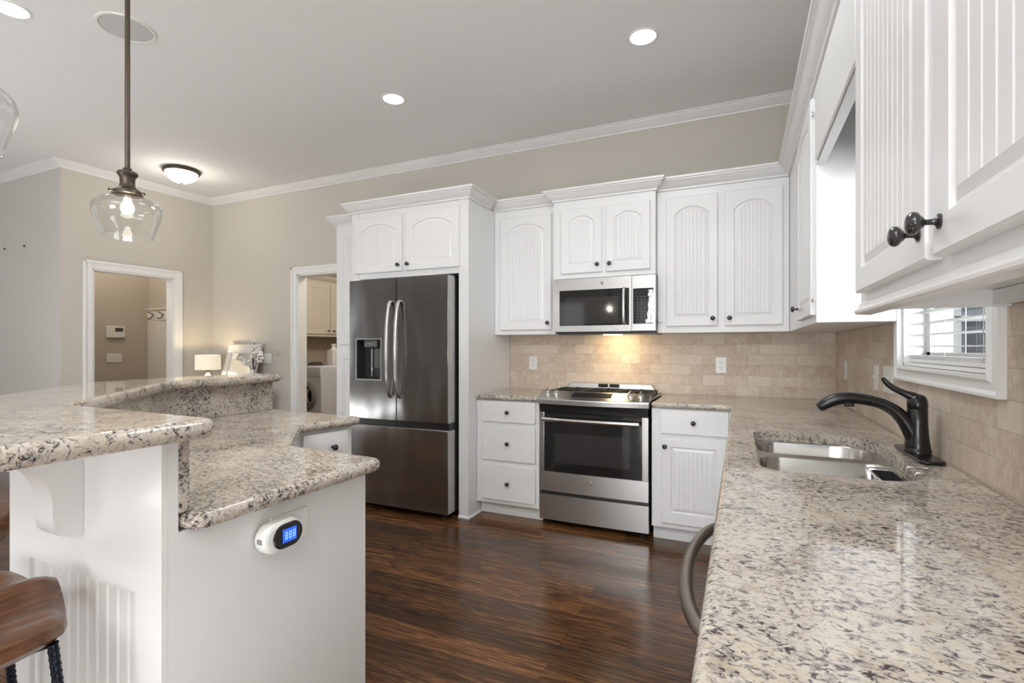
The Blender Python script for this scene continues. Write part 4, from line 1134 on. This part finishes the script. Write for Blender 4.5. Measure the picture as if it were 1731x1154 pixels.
stool('walnut saddle-seat bar stool with dark rebar legs at lower left, against the beadboard', (-1.402, 0.405, 0), R(-10))
stool('bar stool mostly hidden behind the island wall at the left edge', (-2.15, 0.655, 0), R(-45))

# ================================================================== CEILING FIXTURES
def pendant(label, x, y):
    t = thing('pendant_lamp', label, 'pendant lamp', (x, y, ZC), 0, 'clear glass pendants over the bar')
    c = at((x, y, 0))
    obj('canopy', lathe(B(), [(0.062, ZC - 0.0005), (0.062, ZC - 0.012), (0.045, ZC - 0.022), (0.012, ZC - 0.028), (0, ZC - 0.028)], 28, c), 'bronzeb', t)
    obj('rod', lathe(B(), [(0.0092, 1.985), (0.0092, ZC - 0.026)], 14, c), 'bronzeb', t)
    obj('socket_cap', lathe(B(), [(0, 1.992), (0.014, 1.990), (0.017, 1.982), (0.034, 1.974), (0.036, 1.966), (0.031, 1.958), (0.026, 1.950), (0.0255, 1.925), (0.029, 1.912), (0.040, 1.904), (0.051, 1.896), (0.053, 1.884), (0.049, 1.882), (0.045, 1.890), (0, 1.892)], 28, c), 'bronzeb', t, angle=40)
    for k in range(3):
        a = 2 * math.pi * k / 3 + 0.5
        obj('thumbscrew', lathe(B(), [(0.003, 0), (0.003, 0.010), (0.006, 0.010), (0.006, 0.015), (0, 0.016)], 10, at((x + 0.051 * math.cos(a), y + 0.051 * math.sin(a), 1.888), (math.cos(a), math.sin(a), 0))), 'bronzeb', t)
    prof = smooth_path([(0.046, 1.884), (0.051, 1.876), (0.075, 1.868), (0.097, 1.858), (0.112, 1.842), (0.117, 1.822), (0.1145, 1.802), (0.106, 1.772), (0.096, 1.740), (0.087, 1.710)], 5)
    out = [(p[0], p[1]) for p in prof]; inn = [(p[0] - 0.0028, p[1] + 0.0004) for p in prof][::-1]
    bm = B(); lathe(bm, out + [(0.0855, 1.7085)] + inn, 48, c, cap=False)
    obj('glass_shade', bm, 'glass', t, angle=60)
    b = obj('bulb', lathe(B(), [(0, 1.806), (0.012, 1.808), (0.020, 1.816), (0.0235, 1.829), (0.021, 1.842), (0.015, 1.854), (0.0125, 1.863), (0.0125, 1.868)], 24, c), 'bulb', t, angle=60)
    obj('bulb_base', lathe(B(), [(0.013, 1.8685), (0.013, 1.8915)], 14, c), 'chrome', t)
    lamp('pendant_light', 'POINT', (x, y, 1.79), 3, (1, 0.9, 0.75), radius=0.02)
    return t


pendant('clear glass pendant lamp hanging on a long bronze rod over the bar, lit', -2.255, 1.204)
pendant('clear glass pendant lamp cut off by the left edge, nearer the camera', -1.606, 0.494)


def downlight(label, x, y):
    t = thing('recessed_light', label, 'ceiling light', (x, y, ZC), 0, 'recessed ceiling lights')
    obj('trim_ring', lathe(B(), [(0.086, ZC - 0.0004), (0.084, ZC - 0.004), (0.074, ZC - 0.006), (0.070, ZC - 0.003), (0.070, ZC - 0.0004)], 36, at((x, y, 0)), cap=False), 'plate', t)
    obj('lens', lathe(B(), [(0.0695, ZC - 0.0006), (0.0695, ZC - 0.0028), (0, ZC - 0.0028)], 36, at((x, y, 0))), 'led', t)
    lamp('downlight', 'SPOT', (x, y, ZC - 0.01), 5, (1, 0.95, 0.87), radius=0.065, spot=150)


downlight('round recessed ceiling light nearest the right wall', -0.504, 2.90)
downlight('round recessed ceiling light in the middle, in front of the refrigerator', -2.24, 2.893)
downlight('round recessed ceiling light cut by the upper left corner of the picture', -3.459, 1.299)
t = thing('ceiling_speaker', 'round white in-ceiling speaker grille behind the pendant rod', 'speaker', (-3.085, 1.642, ZC))
obj('rim', lathe(B(), [(0.138, ZC - 0.0004), (0.136, ZC - 0.006), (0.124, ZC - 0.007), (0.122, ZC - 0.0004)], 40, at((-3.085, 1.642, 0)), cap=False), 'plate', t)
obj('grille', lathe(B(), [(0.1215, ZC - 0.0006), (0.1215, ZC - 0.004), (0.06, ZC - 0.0055), (0, ZC - 0.006)], 40, at((-3.085, 1.642, 0))), 'speaker', t)
fx, fy = -5.045, 3.175
t = thing('flush_mount_light', 'bronze flush-mount ceiling light with glowing white glass dome', 'ceiling light', (fx, fy, ZC)); c = at((fx, fy, 0))
obj('pan', lathe(B(), [(0.150, ZC - 0.0005), (0.160, ZC - 0.010), (0.164, ZC - 0.024), (0.156, ZC - 0.034), (0.142, ZC - 0.036), (0.142, ZC - 0.020), (0, ZC - 0.020)], 40, c), 'bronzeb', t, angle=40)
obj('glass_dome', lathe(B(), [(0.1415, ZC - 0.030), (0.136, ZC - 0.055), (0.118, ZC - 0.085), (0.088, ZC - 0.110), (0.050, ZC - 0.125), (0, ZC - 0.130)], 40, c), 'dome', t, angle=60)
obj('finial', lathe(B(), [(0.012, ZC - 0.1295), (0.014, ZC - 0.134), (0.009, ZC - 0.142), (0, ZC - 0.144)], 16, c), 'bronzeb', t)
lamp('flush_light', 'POINT', (fx, fy, ZC - 0.22), 4.5, (1, 0.92, 0.80), radius=0.10)


# ================================================================== OUTLETS AND SWITCHES
def outlet(label, cx, cz, face, kind='outlet', w=0.072, group=None):
    """cover plate at centre (cx along the wall, cz up) on the back or the right tile"""
    back = face == 'back'; Y0 = YB - 0.010 if back else XR - 0.010
    loc = (cx, Y0, cz) if back else (Y0, cx, cz)
    t = thing('outlet' if kind == 'outlet' else 'light_switch', label, 'outlet' if kind == 'outlet' else 'light switch', loc, 0, group)
    def bb(bm, a0, a1, o0, o1, z0, z1, bev=0.0):
        if back: box(bm, a0, a1, Y0 - o1, Y0 - o0, z0, z1, bev)
        else: box(bm, Y0 - o1, Y0 - o0, a0, a1, z0, z1, bev)
    bm = B(); bb(bm, cx - w / 2, cx + w / 2, 0.0003, 0.006, cz - 0.058, cz + 0.058, 0.002); obj('cover_plate', bm, 'plate', t)
    if kind == 'outlet':
        for dz in (0.02, -0.02):
            bm = B(); bb(bm, cx - 0.017, cx + 0.017, 0.0062, 0.008, cz + dz - 0.015, cz + dz + 0.015, 0.0005); r_ = obj('receptacle', bm, 'plate', t)
            bm = B()
            for dx in (-0.0065, 0.0065): bb(bm, cx + dx - 0.0013, cx + dx + 0.0013, 0.0081, 0.0085, cz + dz - 0.001, cz + dz + 0.008)
            bb(bm, cx - 0.0022, cx + 0.0022, 0.0081, 0.0085, cz + dz - 0.010, cz + dz - 0.006); obj('slots', bm, 'slot', r_, flat=True)
    else:
        n_ = max(1, round(w / 0.072)); 
        for k in range(n_):
            a = cx + (k - (n_ - 1) / 2) * 0.046
            bm = B(); bb(bm, a - 0.005, a + 0.005, 0.0062, 0.016, cz - 0.002, cz + 0.012, 0.002); obj('toggle', bm, 'plate', t)
    return t


outlet('white outlet on the tile left of the range', -1.617, 1.138, 'back')
outlet('white outlet on the tile right of the range, near the corner', -0.131, 1.139, 'back')
outlet('slim white outlet on the window-wall tile nearest the corner', 3.606, 1.132, 'right')
outlet('single white light switch on the window-wall tile, behind the faucet lever', 2.855, 1.126, 'right', 'switch', 0.072)
outlet('wide white double switch plate on the tile beside the window casing', 2.645, 1.130, 'right', 'switch', 0.150)
# switch plate on the back wall beside the laundry doorway
t = thing('light_switch', 'white square switch plate on the beige wall left of the laundry doorway', 'light switch', (-4.85, YB, 1.148))
obj('cover_plate', bx(-4.925, -4.775, YB - 0.006, YB - 0.0003, 1.092, 1.204, 0.002), 'plate', t)
for x in (-4.885, -4.815): obj('toggle', bx(x - 0.006, x + 0.006, YB - 0.016, YB - 0.0062, 1.140, 1.158, 0.002), 'plate', t)

# ================================================================== WINDOW BLIND
t = thing('window_blind', 'white horizontal slat blind hanging in the sink window', 'blind', (XR + 0.03, 2.04, 2.0))
bm0, bm1 = WY0 + 0.014, WY1 - 0.014
obj('headrail', bx(XR + 0.006, XR + 0.050, bm0, bm1, WZ1 - 0.045, WZ1 - 0.002, 0.002), 'blind', t)
z = 1.272; k = 0
while z < WZ1 - 0.06:
    q = B(); box(q, -0.0245, 0.0245, bm0, bm1, -0.0013, 0.0013, 0.0006, 1); b2 = B()
    merge(b2, q, Matrix.Translation((XR + 0.030, 0, z)) @ Matrix.Rotation(R(1.5), 4, 'Y')); obj('slat', b2, 'blind', t); z += 0.042
for k in range(4): obj('slat', bx(XR + 0.0055, XR + 0.0545, bm0, bm1, 1.2265 + k * 0.0032, 1.2265 + k * 0.0032 + 0.0026, 0.0006, seg=1), 'blind', t)
obj('bottom_rail', bx(XR + 0.005, XR + 0.055, bm0, bm1, 1.2115, 1.2260, 0.003), 'blind', t)
for y in (bm0 + 0.09, (bm0 + bm1) / 2, bm1 - 0.09):
    for xx in (XR + 0.0035, XR + 0.0565): obj('ladder_cord', lathe(B(), [(0.0011, 1.2265), (0.0011, WZ1 - 0.045)], 6, at((xx, y, 0))), 'blind', t)

# ================================================================== FAR LEFT CORNER: CONSOLE, LAMP, MIRROR, COTTON STEMS
t = thing('console_table', 'dark console table in the far left corner, hidden below the bar top', 'table', (-5.1, 3.7, 0))
obj('tabletop', bx(-5.72, -4.57, 3.56, 3.85, 0.765, 0.80, 0.004), 'darkwood', t)
for x in (-5.69, -4.64):
    for y in (3.58, 3.79): obj('leg', bx(x, x + 0.05, y, y + 0.04, 0, 0.7645, 0.003), 'darkwood', t)
obj('apron', bx(-5.639, -4.641, 3.59, 3.61, 0.68, 0.7645), 'darkwood', t)
lx, ly = -5.415, 3.70
t = thing('table_lamp', 'small lit table lamp with cream drum shade in the far left corner', 'lamp', (lx, ly, 0.80)); c = at((lx, ly, 0))
obj('base', lathe(B(), [(0.06, 0.8003), (0.06, 0.815), (0.035, 0.825), (0.045, 0.87), (0.05, 0.91), (0.03, 0.965), (0.014, 0.985), (0.012, 0.995)], 24, c), 'ceramic', t, angle=50)
obj('socket', lathe(B(), [(0.012, 0.9955), (0.020, 1.002), (0.020, 1.012), (0.008, 1.02), (0.008, 1.05), (0, 1.05)], 18, c), 'bronze', t)
bm = B(); lathe(bm, [(0.127, 1.024), (0.124, 1.184), (0.1225, 1.184), (0.1255, 1.024), (0.127, 1.024)], 40, c, cap=False); obj('lamp_shade', bm, 'shade', t, angle=60)
obj('bulb', lathe(B(), [(0, 1.125), (0.02, 1.12), (0.027, 1.10), (0.018, 1.07), (0.010, 1.051)], 18, c), 'bulb', t)
lamp('table_lamp_light', 'POINT', (lx, ly, 1.13), 4, (1.0, 0.80, 0.52), radius=0.03)

t = thing('framed_mirror', 'distressed white framed mirror leaning on the back wall beside the table lamp', 'mirror', (-5.17, 3.93, 0.80))
mx = Matrix.Translation((-5.13, 3.80, 0.803)) @ Matrix.Rotation(R(-16), 4, 'X') @ Matrix.Rotation(R(0), 4, 'Z')
def leaned(*boxes, bev=0.003):
    q = B()
    for b_ in boxes: box(q, *b_, bev)
    b2 = B(); merge(b2, q, mx); return b2
fw = 0.075; mw_, mh = 0.265, 0.50
obj('frame', leaned((-mw_, -mw_ + fw, 0, .025, 0, mh), (mw_ - fw, mw_, 0, .025, 0, mh), (-mw_ + fw, mw_ - fw, 0.001, .025, mh - fw, mh), (-mw_ + fw, mw_ - fw, 0.001, .025, 0, fw)), 'paperwhite', t)
obj('frame_molding', leaned((-mw_ - .012, mw_ + .012, -.012, .027, mh + 0.0005, mh + .018)), 'paperwhite', t)
obj('mirror_glass', leaned((-mw_ + fw, mw_ - fw, 0.010, .015, fw, mh - fw), bev=0), 'mirror', t, flat=True)

vx, vy = -4.64, 3.66
t = thing('cotton_vase', 'white vase of dried cotton stems with fluffy bolls beside the framed mirror', 'vase', (vx, vy, 0.80))
obj('vase', lathe(B(), [(0.03, 0.8003), (0.042, 0.83), (0.045, 0.90), (0.030, 0.97), (0.022, 1.01), (0.026, 1.04), (0.022, 1.04), (0.018, 1.01), (0, 1.0)], 24, at((vx, vy, 0))), 'ceramic', t, angle=50)
rnd = random.Random(11)
for (ex, ey, ez) in ((0.02, 0.0, 1.325), (-0.05, 0.03, 1.28), (-0.16, -0.01, 1.16), (0.10, 0.02, 1.215), (0.15, -0.02, 1.19), (0.06, -0.05, 1.20), (-0.09, -0.04, 1.10), (0.0, 0.05, 1.22)):
    pth = smooth_path([(vx + ex * .05, vy + ey * .05, 0.93), (vx + ex * .25, vy + ey * .3, 1.06), (vx + ex * .65, vy + ey * .7, 1.06 + (ez - 1.06) * .6), (vx + ex, vy + ey, ez)], 5)
    s = obj('stem', tube(B(), pth, 0.0035, 6), 'twig', t, angle=60)
    for f in (1.0, 0.80, 0.62):
        p = pth[min(int(f * (len(pth) - 1)), len(pth) - 1)] + Vector((rnd.uniform(-.02, .02), rnd.uniform(-.02, .02), rnd.uniform(-.006, .012)))
        bm = B()
        for k in range(4):
            a = k * math.pi / 2 + rnd.uniform(0, 1); q = B(); bmesh.ops.create_icosphere(q, subdivisions=2, radius=0.0145)
            for v in q.verts: v.co *= 1 + rnd.uniform(-.10, .10)
            merge(bm, q, Matrix.Translation(p + Vector((0.011 * math.cos(a), 0.011 * math.sin(a), 0.004 * (k % 2)))))
        bo = obj('cotton_boll', bm, 'cotton', s, angle=80)

# ================================================================== HALL SEEN THROUGH THE LEFT DOORWAY
t = thing('alarm_keypad', 'beige alarm keypad with small dark screen on the hall wall', 'keypad', (-7.2, 3.70, 1.465))
obj('case', bx(-7.1995, -7.172, 3.597, 3.802, 1.392, 1.540, 0.006), 'almond', t)
obj('screen', bx(-7.1718, -7.1705, 3.690, 3.780, 1.470, 1.520), 'slot', t, flat=True)
obj('speaker_grille', lathe(B(), [(0.022, 0), (0.022, 0.002), (0, 0.003)], 20, at((-7.1722, 3.645, 1.495), (1, 0, 0))), 'almond', t)
obj('key_flap', bx(-7.1718, -7.1690, 3.610, 3.790, 1.402, 1.455, 0.001), 'almond', t)
t = thing('light_switch', 'almond triple switch plate on the hall wall below the alarm keypad', 'light switch', (-7.2, 3.69, 1.14))
obj('cover_plate', bx(-7.1995, -7.193, 3.606, 3.775, 1.083, 1.198, 0.002), 'almond', t)
for y in (3.645, 3.69, 3.735): obj('toggle', bx(-7.1928, -7.182, y - .005, y + .005, 1.134, 1.150, 0.002), 'almond', t)
t = thing('coat_rack', 'cream coat rack board with black hooks over grooved paneling in the hall', 'coat rack', (-6.7, 4.1, 1.6))
obj('board', bx(-7.195, -6.10, 4.075, 4.0995, 1.625, 1.775, 0.003), 'creamcab', t)
obj('ledge', bx(-7.195, -6.10, 4.060, 4.0745, 1.765, 1.782, 0.003), 'creamcab', t)
for x in (-7.05, -6.84, -6.63, -6.42, -6.21):
    bm = B()
    tube(bm, smooth_path([(x, 4.074, 1.70), (x + .01, 4.045, 1.71), (x - .03, 4.022, 1.735)], 5), 0.006, 8); tube(bm, smooth_path([(x, 4.074, 1.70), (x + .02, 4.045, 1.685), (x + .045, 4.02, 1.66), (x + .03, 4.0, 1.64), (x, 4.0, 1.655)], 5), 0.006, 8)
    obj('hook', bm, 'iron', t, angle=60)
obj('grooved_panel', bx(-7.195, -6.10, 4.082, 4.0995, 0, 1.6245), grooved('hall_beadboard', (0.72, 0.66, 0.58), 'x', 0.075), t, flat=True)
lamp('hall_fill_lamp', 'POINT', (-6.6, 3.3, 2.9), 22, (1, 0.96, 0.90), radius=0.15)  # added fill for the hall, without a fixture

# ================================================================== LAUNDRY ROOM
lamp('laundry_fill_lamp', 'POINT', (-3.7, 5.0, 2.75), 40, (1, 0.93, 0.82), radius=0.15)  # added to brighten the laundry and its door jamb, no fixture
t = thing('laundry_cabinet', 'cream wall cabinet with black knobs seen through the laundry doorway', 'cabinet', (-5.75, 5.6, 1.43))
obj('body', bx(-5.895, -5.60, 4.70, 6.50, 1.430, 2.235, 0.002), 'creamcab', t)
NU, NI = (0, 1, 0), (-1, 0, 0)
for y0, kx in ((4.745, 0.40), (5.245, 0.04), (5.31, 0.42), (5.80, 0.04)):
    pass
for y0, w_, kx in ((4.74, 0.47, 0.04), (5.235, 0.47, 0.425), (5.725, 0.47, 0.045)):
    door(t, (-5.580, y0, 1.468), NU, NI, w_, 0.735, (kx, 0.05), rise=0, bead=0.045, m='creamcab')
obj('crown_moulding', sweep(B(), [(-5.60, 4.70), (-5.60, 6.50)], [(o, 2.235 + h) for o, h in CROWN], 1), 'creamcab', t, angle=20)
t = thing('washing_machine', 'white front-loading washing machine seen through the laundry doorway', 'washing machine', (-5.54, 5.5, 0))
obj('cabinet', bx(-5.885, -5.20, 5.16, 5.86, 0.02, 1.018, 0.02, seg=3), 'washer', t)
obj('control_panel', bx(-5.865, -5.215, 5.148, 5.1595, 0.875, 1.000, 0.004), 'washer', t)
bm = B()
for k in range(9):
    for r_ in range(2): box(bm, -5.56 + k * .035, -5.553 + k * .035, 5.1465, 5.1478, .91 + r_ * .03, .922 + r_ * .03)
obj('panel_buttons', bm, 'washring', t, flat=True)
dd = obj('door_ring', lathe(B(), [(0.21, 0), (0.21, 0.02), (0.195, 0.035), (0.160, 0.040), (0.148, 0.025), (0.148, 0)], 48, at((-5.50, 5.1595, 0.60), (0, -1, 0)), cap=False), 'washring', t, angle=40)
obj('door_glass', lathe(B(), [(0.1475, 0.002), (0.1475, 0.018), (0.08, 0.030), (0, 0.034)], 40, at((-5.50, 5.1595, 0.60), (0, -1, 0))), 'blackglass', dd, angle=60)
obj('door_handle', tube(B(), smooth_path([(-5.39, 5.118, 0.50), (-5.415, 5.105, 0.60), (-5.39, 5.118, 0.70)], 8), 0.016, 10), 'washring', dd, angle=60)
t = thing('detergent_jug', 'white detergent jug standing on the washing machine', 'jug', (-5.43, 5.62, 1.018))
obj('body', slab(B(), round_poly([(-5.50, 5.54), (-5.36, 5.54), (-5.36, 5.70), (-5.50, 5.70)], 0.03, 5), 1.0185, 1.24, 0.01), 'ceramic', t)
obj('neck', lathe(B(), [(0.05, 1.2403), (0.03, 1.275), (0.03, 1.29)], 20, at((-5.43, 5.62, 0))), 'ceramic', t); obj('cap', lathe(B(), [(0.036, 1.2905), (0.036, 1.32), (0.03, 1.325), (0, 1.325)], 20, at((-5.43, 5.62, 0))), 'ceramic', t)
bm = B(); rnd = random.Random(5); rows = []
for i in range(9):
    rows.append([bm.verts.new((-5.56 + .022 * j, 5.24 + .022 * i, 1.0188 + (0.0 if i in (0, 8) or j in (0, 8) else rnd.uniform(.012, .05)))) for j in range(9)])
for i in range(8):
    for j in range(8): bm.faces.new((rows[i][j], rows[i][j + 1], rows[i + 1][j + 1], rows[i + 1][j]))
solo('folded_cloth', bm, 'fabric', 'small dark cloth lying on top of the washing machine', 'cloth', (-5.47, 5.33, 1.0188), angle=80)

# two nails left in the living-room wall
for x, z, lb in ((-6.90, 2.284, 'tiny nail in the grey wall at far left, the lower-left of two'), (-6.50, 2.281, 'tiny nail in the grey wall, nearer the corner of the two')):
    bm = B(); lathe(bm, [(0.006, 0), (0.006, 0.002), (0.010, 0.006), (0.010, 0.010), (0, 0.011)], 12, at((x, 2.5498, z), (0, -1, 0)))
    solo('wall_nail', bm, 'slot', lb, 'nail', (x, 2.55, z), 'nails in the wall')
